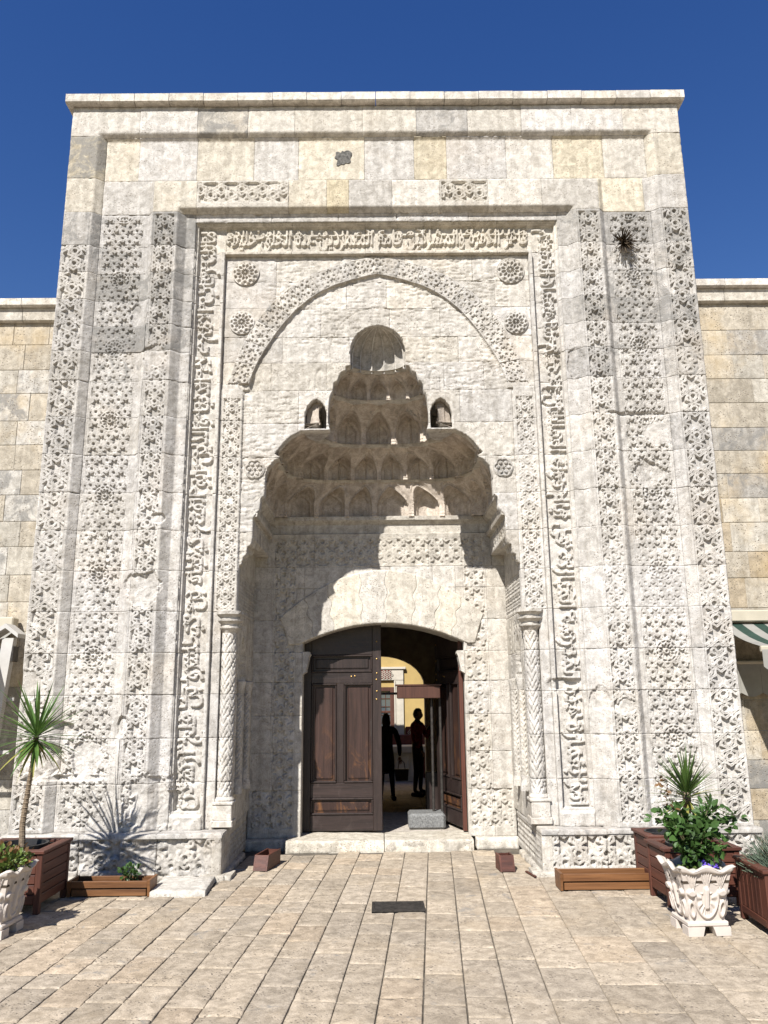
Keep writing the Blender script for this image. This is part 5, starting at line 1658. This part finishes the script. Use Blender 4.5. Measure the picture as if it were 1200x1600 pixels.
# white steel stay with folding arm at the left edge
st = thing('steel_stay', 'leaning white steel stay with an angled cap at the left edge of the portal', 'post', (-3.86, .34, 0))
mb = MB(); mb.prism([(-.055, 0), (.055, 0), (.235, 2.16), (.125, 2.16)], -.04, .04, 'XZ'); mb.build('stay', 'white_metal', st)
mb = MB(); mb.prism([(.02, 2.20), (.17, 2.30), (.30, 2.20), (.30, 2.16), (.17, 2.255), (.02, 2.16)], -.10, .10, 'XZ'); mb.build('cap', 'white_metal', st)
mb = MB(); mb.box(-.5, .015, -.05, .05, 2.165, 2.215, bev=.006); mb.build('cross_arm', 'white_metal', st)
mb = MB(); mb.box(-.5, .115, -.035, .035, 1.86, 1.93, bev=.006); mb.build('lower_arm', 'cream', st)
mb = MB(); mb.tube([(-.10, -.06, 1.99), (.05, -.06, 1.99)], .045, 12); mb.build('motor', 'green_plastic', st)
for dx in (.075, .235):
    mb = MB(); mb.box(dx, dx + .018, -.06, .06, 1.93, 2.08, bev=.004); mb.build('bracket', 'iron', st)
mb = MB(); mb.tube([(-.005, -.03, 2.16), (-.03, -.03, 2.02)], .01, 6); mb.build('strap', 'iron', st)
for zz in (1.05, 1.55):
    mb = MB(); mb.box(-.45, .25, .05, .075, zz, zz + .035, bev=.004); mb.build('rung', 'white_metal', st)

# ================================================================== planters
def leaf_strip(mb, base, d, up, L_, w, droop, n=6, fold=.25):
    """long pointed leaf, folded along the midrib, bending down"""
    base = Vector(base); d = Vector(d).normalized(); up = Vector(up)
    side = d.cross(up).normalized() if d.cross(up).length > 1e-3 else Vector((1, 0, 0))
    rows = []
    p = base.copy(); dd = d.copy()
    for i in range(n + 1):
        f = i / n
        ww = w * (0.55 + 1.0 * f if f < .35 else 0.9 * (1 - ((f - .35) / .65) ** 1.6)) * .5 if f < 1 else 0.0004
        nrm = side.cross(dd).normalized()
        rows.append([mb.bm.verts.new(p - side * ww + nrm * fold * ww), mb.bm.verts.new(p), mb.bm.verts.new(p + side * ww + nrm * fold * ww)])
        dd = (dd + Vector((0, 0, -droop * (f + .1) / n * 2))).normalized()
        p = p + dd * (L_ / n)
    for i in range(n):
        for k in (0, 1):
            mb.bm.faces.new([rows[i][k], rows[i][k + 1], rows[i + 1][k + 1], rows[i + 1][k]])

def wood_planter(name, label, loc, w, d, h, rz=0.0, boards=5, vertical=False, group='stained wooden planter boxes', flare=0.0):
    t = thing(name, label, 'planter', loc, group, rz)
    p = .045
    for sx in (-1, 1):
        for sy in (-1, 1):
            mb = MB(); x, y = sx * (w / 2 - p / 2), sy * (d / 2 - p / 2)
            mb.box(x - p / 2, x + p / 2, y - p / 2, y + p / 2, 0, h - .026, bev=.004)
            o = mb.build('post', 'red_wood_v', t)
    zb = .07
    for face in range(4):
        along = w if face % 2 == 0 else d
        off = (d if face % 2 == 0 else w) / 2 - .012
        sgn = -1 if face < 2 else 1
        half_ = along / 2 - p - .001
        n = boards
        for k in range(n):
            mb = MB()
            if not vertical:
                z0 = zb + (h - .03 - zb) * k / n; z1 = zb + (h - .03 - zb) * (k + 1) / n - .006
                a0, a1 = -half_, half_
            else:
                a0 = -half_ + 2 * half_ * k / n; a1 = -half_ + 2 * half_ * (k + 1) / n - .006; z0, z1 = zb + .03, h - .06
            if face % 2 == 0:
                mb.box(a0, a1, sgn * off - .008, sgn * off + .008, z0, z1, bev=.004)
            else:
                mb.box(sgn * off - .008, sgn * off + .008, a0, a1, z0, z1, bev=.004)
            mb.build('board', 'red_wood_v' if vertical else ('red_wood' if face % 2 == 0 else 'red_wood_y'), t)
        if vertical:
            for z0, z1 in ((zb - .02, zb + .029), (h - .059, h - .027)):
                mb = MB()
                if face % 2 == 0: mb.box(-half_, half_, sgn * off - .012, sgn * off + .012, z0, z1, bev=.004)
                else: mb.box(sgn * off - .012, sgn * off + .012, -half_, half_, z0, z1, bev=.004)
                mb.build('rail', 'red_wood' if face % 2 == 0 else 'red_wood_y', t)
    rw = .06
    for b, m_ in (((-w / 2 - .015, w / 2 + .015, -d / 2 - .015, -d / 2 + rw), 'red_wood'), ((-w / 2 - .015, w / 2 + .015, d / 2 - rw, d / 2 + .015), 'red_wood'), ((-w / 2 - .015, -w / 2 + rw, -d / 2 + rw + .001, d / 2 - rw - .001), 'red_wood_y'), ((w / 2 - rw, w / 2 + .015, -d / 2 + rw + .001, d / 2 - rw - .001), 'red_wood_y')):
        mb = MB(); mb.box(*b, h - .025, h, bev=.004); mb.build('rim_board', m_, t)
    mb = MB(); mb.box(-w / 2 + .03, w / 2 - .03, -d / 2 + .03, d / 2 - .03, .06, h - .09); mb.build('soil', 'soil', t)
    return t
def pot(loc, r, h, label):
    t = thing('plastic_pot', label, 'pot', loc)
    mb = MB(); mb.lathe([(r * .75, 0), (r * .95, h * .9), (r * 1.04, h * .9), (r * 1.05, h), (r * .93, h), (r * .90, h * .85), (.01, h * .84)], 24); mb.build('pot_wall', 'black_pot', t, smooth=False)
    mb = MB(); mb.lathe([(r * .90, h * .80), (r * .5, h * .87), (.01, h * .88)], 20); mb.build('soil', 'soil', t)

# left: planter with the tall yucca
PLX, PLY = -2.86, -.875
wood_planter('wooden_planter', 'tall reddish brown slatted planter holding the yucca, front left of the portal', (PLX, PLY, 0), .56, .56, .45, 0, 5)
pot((PLX - .0, PLY, .19), .19, .27, 'black plastic pot sunk in the left wooden planter')
yu = thing('yucca_tree', 'yucca with one thin bare stem and a spiky green crown, in the left planter', 'yucca', (PLX + .0, PLY, .40))
mb = MB(); mb.tube([(0, 0, .0), (-.01, -.01, .20), (.015, -.03, .42), (.05, -.06, .66), (.08, -.10, .88)], [.026, .023, .020, .018, .022], 10)
mb.build('trunk', 'trunk', yu)
for k in range(22):
    mb = MB(); z = .05 + k * .035; mb.lathe([(.022, -.004), (.026, 0), (.022, .004)], 10); o = mb.build('leaf_scar', 'trunk', yu); f = z / .84; o.location = (np.interp(z, [0, .2, .42, .66, .88], [0, -.01, .015, .05, .08]), np.interp(z, [0, .2, .42, .66, .88], [0, -.01, -.03, -.06, -.10]), z); o.scale = (1.05 - .2 * f, 1.05 - .2 * f, 1)
rs = random.Random(5)
for k in range(84):
    f = k / 84
    az = k * 2.39996 + rs.uniform(-.2, .2)
    el = R(88) - f ** .72 * R(128) + rs.uniform(-.12, .12)
    L_ = rs.uniform(.36, .56) * (0.80 + .25 * math.sin(math.pi * min(1, f * 1.3)))
    d = Vector((math.cos(az) * math.cos(el), math.sin(az) * math.cos(el), math.sin(el)))
    mb = MB(); leaf_strip(mb, (.082 + d.x * .012, -.104 + d.y * .012, .92 - f * .09), d, (0, 0, 1) if abs(d.z) < .95 else (1, 0, 0), L_, rs.uniform(.024, .036), (.10 + .35 * f) * rs.uniform(.6, 1.3), 6)
    mb.build('leaf', 'yucca_old' if f > .84 and rs.random() < .5 else 'yucca', yu, recalc=False)

for k in range(12):
    az = k * .55 + rs.uniform(-.2, .2); el = R(-48) + rs.uniform(-.3, .2)
    d = Vector((math.cos(az) * math.cos(el), math.sin(az) * math.cos(el), math.sin(el)))
    mb = MB(); leaf_strip(mb, (.078 + d.x * .012, -.098 + d.y * .012, .82), d, (0, 0, 1), rs.uniform(.20, .34), rs.uniform(.022, .032), .5, 6)
    mb.build('leaf', 'yucca_old', yu, recalc=False)
# troughs
def trough(label, x0, x1, y, h):
    t = thing('wooden_trough', label, 'trough', ((x0 + x1) / 2, y, 0), 'low wooden troughs along the plinth')
    w = (x1 - x0) / 2
    for nm, sy in (('front_board', -1), ('back_board', 1)):
        for k in range(2):
            mb = MB(); z0, z1 = .008 + k * h / 2, (k + 1) * h / 2 - .003
            yo = sy * (.085 + .012 * k)
            mb.box(-w + .022 - .01 * k, w - .022 + .01 * k, yo - .010, yo + .010, z0, z1, bev=.003); mb.build(nm, 'pine', t)
    for sx in (-1, 1):
        mb = MB(); mb.prism([(-.10, .004), (.10, .004), (.115, h + .002), (-.115, h + .002)], sx * w - .011, sx * w + .011, 'YZ'); mb.build('end_board', 'pine', t)
    mb = MB(); mb.box(-w + .012, w - .012, -.072, .072, .01, h - .04); mb.build('soil', 'soil', t)
    return t
trough('low pine trough under the left plinth, with a small green plant', -2.55, -1.90, -.55, .125)
trough('long low pine trough with empty soil under the right plinth', 1.47, 2.34, -.52, .135)
def leafy(mb, c, n, rad, size, seed, squash=(1, 1, 1), up=.35):
    r_ = random.Random(seed)
    for k in range(n):
        v = Vector((r_.gauss(0, 1), r_.gauss(0, 1), r_.gauss(0, 1))).normalized() * (r_.random() ** .45)
        p = Vector(c) + Vector((v.x * rad * squash[0], v.y * rad * squash[1], v.z * rad * squash[2]))
        d = (v + Vector((r_.uniform(-.6, .6), r_.uniform(-.6, .6), up + r_.uniform(-.4, .4)))).normalized()
        s_ = size * r_.uniform(.65, 1.25)
        side = d.cross(Vector((r_.uniform(-1, 1), r_.uniform(-1, 1), 1))).normalized()
        nr = side.cross(d)
        q = [p, p + d * s_ * .3 + side * s_ * .34 + nr * s_ * .06, p + d * s_ * .7 + side * s_ * .30 + nr * s_ * .05, p + d * s_ - nr * s_ * .08, p + d * s_ * .7 - side * s_ * .30 + nr * s_ * .05, p + d * s_ * .3 - side * s_ * .34 + nr * s_ * .06]
        vs_ = [mb.bm.verts.new(x) for x in q]
        mid = mb.bm.verts.new(p + d * s_ * .5 - nr * s_ * .03)
        for i in range(6):
            mb.bm.faces.new([vs_[i], vs_[(i + 1) % 6], mid])
def stuffmesh(o):
    o['kind'] = 'stuff'; return o
sp = thing('small_plant', 'small dark green plant growing in the left pine trough', 'plant', (-2.09, -.55, .09))
mb = MB(); leafy(mb, (0, 0, .07), 120, .085, .035, 3, (1, .8, .8)); stuffmesh(mb.build('foliage', 'bush', sp, recalc=False))
mb = MB(); mb.tube([(0, 0, -.02), (.005, 0, .08)], .005, 6); mb.build('stem', 'stem', sp)

# white cast planters with fluted palmettes
def cast_planter(label, loc, rz):
    t = thing('cast_planter', label, 'planter', loc, 'white cast stone planters', rz)
    Ht = .42
    def halfw(v): return .120 + .056 * v ** 1.35 + .008 * sstep(.90, .97, v)
    for face in range(4):
        nu, nv = 90, 70
        U_, V_ = np.meshgrid(np.linspace(-1, 1, nu), np.linspace(0, 1, nv))
        hw = halfw(V_)
        z = .085 + (Ht - .085) * V_ + .016 * np.cos(U_ * math.pi * 2.0) * sstep(.86, 1.0, V_) * 1.0
        rel = np.zeros_like(U_)
        # radiating flutes of the upper shells
        for cx0 in (-.62, 0.0, .62):
            a = np.arctan2(U_ - cx0, V_ - .52); rd = np.hypot((U_ - cx0) * 1.0, (V_ - .52) * 1.25)
            m_ = (np.abs(a) < .62) & (rd > .08) & (rd < .52)
            rel = np.where(m_, np.maximum(rel, .012 * (0.5 + .5 * np.cos(a * 26))), rel)
        # central stem, U-shaped beard of flutes, leaf scrolls
        rel = np.maximum(rel, .022 * (1 - sstep(.07, .13, np.abs(U_))) * sstep(.20, .26, V_) * (1 - sstep(.60, .70, V_)))
        rb = np.hypot(U_ / .55, (V_ - .42) / .34)
        ab = np.arctan2(U_, -(V_ - .42))
        rel = np.where((rb > .45) & (rb < .95) & (V_ < .55), np.maximum(rel, .010 * (.5 + .5 * np.cos(ab * 15))), rel)
        rel = np.maximum(rel, .016 * (1 - sstep(.06, .11, np.abs(rb - 1.02))) * (V_ < .52))
        for sx in (-1, 1):
            lf_ = np.hypot((U_ - sx * .72) / .24, (V_ - .54) / .075)
            rel = np.maximum(rel, .024 * (1 - sstep(.7, 1.05, lf_)))
            l2 = np.hypot((U_ - sx * .80) / .17, (V_ - .24) / .17)
            rel = np.maximum(rel, .020 * (1 - sstep(.12, .3, np.abs(l2 - .8))))
        rel = np.maximum(rel, .014 * sstep(.905, .93, V_))
        rel = rel * (1 - sstep(.97, 1.0, np.abs(U_)))
        x = U_ * hw; y = -(hw + rel)
        for _ in range(face):
            x, y = -y, x
        P = np.stack([x, y, z], -1).reshape(-1, 3)
        ix = np.arange(nu * nv).reshape(nv, nu)
        F = np.stack([ix[:-1, :-1], ix[:-1, 1:], ix[1:, 1:], ix[1:, :-1]], -1).reshape(-1, 4)
        np_mesh('carved_side', P, F, 'white_cast', t, True)
    mb = MB()
    for a, b, z0, z1 in ((.262, .215, Ht - .012, Ht - .010),):
        pass
    # rim lip going inward
    n = 64
    ring = []
    for (inn, zz) in ((.0, 0.0), (.018, .012), (.045, .004), (.05, -.09)):
        pts = []
        for k in range(n):
            f = k / n * 4; fc = int(f); u = (f - fc) * 2 - 1
            hw = halfw(1.0) + .014 - inn * .8
            x, y = u * hw, -hw
            for _ in range(fc): x, y = -y, x
            pts.append((x, y, Ht + .016 * math.cos(u * math.pi * 2) + zz))
        ring.append([mb.bm.verts.new(p) for p in pts])
    for i in range(3):
        for k in range(n):
            mb.bm.faces.new([ring[i][k], ring[i][(k + 1) % n], ring[i + 1][(k + 1) % n], ring[i + 1][k]])
    mb.build('scalloped_rim', 'white_cast', t, smooth=True)
    mb = MB(); mb.box(-.16, .16, -.16, .16, Ht - .09, Ht - .055); mb.build('soil', 'soil', t)
    mb = MB(); mb.box(-.140, .140, -.140, .140, .055, .088, bev=.008); mb.build('foot_slab', 'white_cast', t)
    for sx in (-1, 1):
        for sy in (-1, 1):
            mb = MB(); pts = [(.045, 0), (.146, 0), (.146, .0549), (.028, .0549), (.036, .03)]
            mb.prism([(sx * a, b) for a, b in (pts if sx > 0 else pts[::-1])], sy * .146 if sy < 0 else .05, sy * .05 if sy < 0 else .146, 'XZ')
            mb.build('foot', 'white_cast', t)
    return t
WPX, WPY = 2.17, -1.72
cast_planter('white cast stone planter with shell relief, standing front right with a rose bush', (WPX, WPY, 0), R(3))
cast_planter('white cast stone planter at the left edge with a low leafy plant', (-2.70, -1.62, 0), R(-4))
for k, (dx, dy) in enumerate(((-.06, -.12), (.13, -.06), (.10, .11))):
    mb = MB(); bmesh.ops.create_icosphere(mb.bm, subdivisions=2, radius=.035)
    for v in mb.bm.verts: v.co = Vector((v.co.x * 1.4, v.co.y, v.co.z * .8)) * (1 + .12 * math.sin(v.co.x * 60 + v.co.y * 47))
    o = mb.build('pebble', 'marble', None, smooth=True, loc=(WPX + dx, WPY + dy, .385))
    tag(o, ['pale pebble at the front of the right cast planter', 'pale pebble at the right rim of the right cast planter', 'pale pebble at the back of the right cast planter'][k], 'pebble', 'pebbles in the cast planter')
# rose bush
rb_ = thing('rose_bush', 'leafy green rose bush growing out of the right cast planter', 'bush', (WPX, WPY, .36))
rs = random.Random(12)
mb_l = MB()
for k in range(15):
    az = rs.uniform(0, 2 * math.pi); L_ = rs.uniform(.20, .42); out = rs.uniform(.06, .24)
    pts = [(0, 0, 0), (math.cos(az) * out * .35, math.sin(az) * out * .35, L_ * .5), (math.cos(az) * out, math.sin(az) * out * .8, L_)]
    mb = MB(); mb.tube(pts, [.008, .006, .003], 6); mb.build('branch', 'stem', rb_)
    for f in (.45, .62, .78, .92, 1.0):
        p = Vector(pts[1]).lerp(Vector(pts[2]), max(0, (f - .5) * 2)) if f > .5 else Vector(pts[0]).lerp(Vector(pts[1]), f * 2)
        leafy(mb_l, p, 9, .065, .062, k * 9 + int(f * 100), (1, 1, .8), .1)
for (dx, dz) in ((-.24, .36), (-.20, .40), (.25, .34), (.22, .30), (.29, .38)):
    leafy(mb_l, (dx, -.02, dz), 12, .06, .062, int(dx * 1000), (1, 1, .7), .1)
stuffmesh(mb_l.build('foliage', 'bush', rb_, recalc=False))
mb = MB()
for k in range(5): leafy(mb, (-.12 - .015 * k, .02, .44 + .04 * k), 6, .03, .035, 70 + k)
stuffmesh(mb.build('young_shoots', 'bush_red', rb_, recalc=False))
gc = thing('ground_cover', 'low yellow green ground cover with violet flowers in the right cast planter', 'plant', (WPX, WPY, .37))
mb = MB(); leafy(mb, (0, -.05, .02), 420, .15, .024, 8, (1, .7, .16), .8); stuffmesh(mb.build('foliage', 'bush_light', gc, recalc=False))
for k, (dx, dy, dz) in enumerate(((.015, -.10, .075), (.06, -.13, .05), (.10, -.11, .045))):
    mb = MB(); leafy(mb, (dx, dy, dz), 16, .016, .026, 90 + k, (1, 1, .6), .2); mb.build('flower', 'violet', gc, recalc=False)
# plant in the left cast planter
lp = thing('leafy_plant', 'low green and reddish leafy plant in the left cast planter', 'plant', (-2.70, -1.62, .38))
mb = MB(); leafy(mb, (.02, 0, .07), 420, .20, .042, 21, (1, .9, .5), .5); stuffmesh(mb.build('foliage', 'bush_light', lp, recalc=False))
mb = MB(); leafy(mb, (.06, 0, .11), 130, .18, .040, 22, (1, .9, .45), .5); stuffmesh(mb.build('reddish_foliage', 'bush_red', lp, recalc=False))

# right: two wooden planters one behind the other, fan yucca in the front one
wood_planter('wooden_planter', 'reddish brown slatted planter behind the right cast planter, with the fan yucca', (2.44, -.95, 0), .58, .40, .42, R(2), 4)
wood_planter('wooden_planter', 'reddish brown slatted planter nearest the right plinth, behind the fan yucca', (2.50, -.42, 0), .58, .40, .42, R(2), 4)
pot((2.40, -.95, .15), .15, .275, 'black plastic pot in the planter of the fan yucca')
pot((2.38, -.42, .15), .13, .275, 'black plastic pot in the planter nearest the right plinth')
fy = thing('fan_yucca', 'bushy yucca with a dense fan of narrow leaves, behind the rose bush', 'yucca', (2.42, -.95, .40))
mb = MB(); mb.tube([(0, 0, 0), (.01, 0, .2), (.02, 0, .40)], [.035, .030, .034], 10); mb.build('trunk', 'trunk', fy)
rs = random.Random(9)
for k in range(130):
    f = k / 130
    az = k * 2.39996; el = R(88) - f * R(120) + rs.uniform(-.08, .08)
    d = Vector((math.cos(az) * math.cos(el), math.sin(az) * math.cos(el), math.sin(el)))
    mb = MB(); leaf_strip(mb, (.02, 0, .42 - f * .10), d, (0, 0, 1) if abs(d.z) < .95 else (1, 0, 0), rs.uniform(.28, .40), rs.uniform(.018, .027), .05 + .25 * f, 5)
    mb.build('leaf', 'yucca_old' if (f > .55 and rs.random() < .35) else 'yucca_dark', fy, recalc=False)
# far right planter with grey shrub
wood_planter('wooden_planter', 'reddish brown planter with upright boards at the right edge, holding a grey shrub', (2.86, -1.70, 0), .60, .52, .42, R(-3), 6, True)
sh = thing('grey_shrub', 'rounded grey green needle leaved shrub in the planter at the right edge', 'shrub', (2.80, -1.68, .33))
rs = random.Random(31)
mb = MB()
for k in range(1500):
    az = rs.uniform(0, 2 * math.pi); el = math.asin(rs.uniform(.02, 1.0))
    d = Vector((math.cos(az) * math.cos(el), math.sin(az) * math.cos(el), math.sin(el)))
    r0_ = rs.uniform(.10, .24)
    p = d * r0_
    p.z *= 1.05
    dd = (d + Vector((rs.uniform(-.4, .4), rs.uniform(-.4, .4), rs.uniform(0, .6)))).normalized()
    sd_ = dd.orthogonal().normalized() * .0032
    L_ = rs.uniform(.04, .09)
    v = [mb.bm.verts.new(p - sd_), mb.bm.verts.new(p + sd_), mb.bm.verts.new(p + dd * L_ + sd_ * .6), mb.bm.verts.new(p + dd * L_ - sd_ * .6)]
    mb.bm.faces.new(v)
stuffmesh(mb.build('foliage', 'lav', sh, recalc=False))
for k in range(16):
    az = k * 2.4; mb = MB(); mb.tube([(0, 0, -.03), (math.cos(az) * .06, math.sin(az) * .06, .07), (math.cos(az) * .15, math.sin(az) * .15, .15 + .04 * (k % 3))], .004, 5); mb.build('branch', 'stem', sh)
# bench at the right edge behind
bn = thing('slatted_bench', 'wooden slatted bench end showing at the right edge by the wall', 'bench', (3.98, -.15, 0))
for k in range(3):
    mb = MB(); mb.box(-.42, .6, .16 + k * .012, .185 + k * .012, .42 + k * .085, .485 + k * .085, bev=.004); mb.build('back_slat', 'pine', bn)
for k in range(4):
    mb = MB(); mb.box(-.42, .6, -.20 + k * .085, -.13 + k * .085, .36, .385, bev=.004); mb.build('seat_slat', 'pine', bn)
for x in (-.36, .54):
    for y in (-.18, .14):
        mb = MB(); mb.box(x - .025, x + .025, y - .025, y + .025, 0, .3599, bev=.003); mb.build('leg', 'pine', bn)
    mb = MB(); mb.box(x - .02, x + .02, .19, .215, .30, .66, bev=.003); mb.build('back_post', 'pine', bn)

# wooden door stops
def stop(label, loc, rz, L_):
    t = thing('door_stop', label, 'door stop', loc, 'wooden door stops in the niche', rz)
    for sx in (-1, 1):
        mb = MB(); mb.prism([(0, 0), (L_, 0), (L_, .13), (.045, .13)], sx * .06 - .008, sx * .06 + .008, 'YZ'); mb.build('side_board', 'red_wood_y', t)
    mb = MB(); mb.prism([(0, .002), (.016, .002), (.060, .1295), (.044, .1295)], -.0515, .0515, 'YZ'); mb.build('front_board', 'red_wood', t)
    mb = MB(); mb.box(-.0515, .0515, .017, L_ - .016, .003, .016); mb.build('bottom_board', 'red_wood', t)
    mb = MB(); mb.box(-.0515, .0515, L_ - .0155, L_ - .0005, .002, .125); mb.build('back_board', 'red_wood', t)
stop('open reddish wooden box stop on the paving at the left of the niche', (-1.13, .24, .004), R(-12), .38)
stop('short reddish wooden box stop on the paving at the right of the niche', (1.14, .10, .004), R(5), .20)
mb = MB(); mb.box(-.012, .012, -.11, .11, 0, .012, bev=.003)
o = mb.build('wood_strip', 'red_wood_y', None, loc=(1.325, -.02, .004)); o.rotation_euler = (0, 0, R(12)); tag(o, 'thin strip of wood lying by the right plinth corner', 'wood strip')

# dry tuft growing out of the carved wall
tf = thing('dry_tuft', 'dry brown plant tuft growing from the carved wall, upper right', 'plant', (2.655, .06, 6.30))
rs = random.Random(3)
for k in range(130):
    az = rs.uniform(0, 2 * math.pi); sp_ = rs.uniform(.1, 1.5)
    d = Vector((math.cos(az) * sp_, -1.0, math.sin(az) * sp_ - .15)).normalized()
    mb = MB(); L_ = rs.uniform(.10, .22)
    p1 = d * L_ * .5; p2 = d * L_ + Vector((0, 0, -.03 * rs.random()))
    mb.tube([(0, 0, 0), p1, p2], [.006, .005, .002], 4); mb.build('stalk', 'dry', tf)
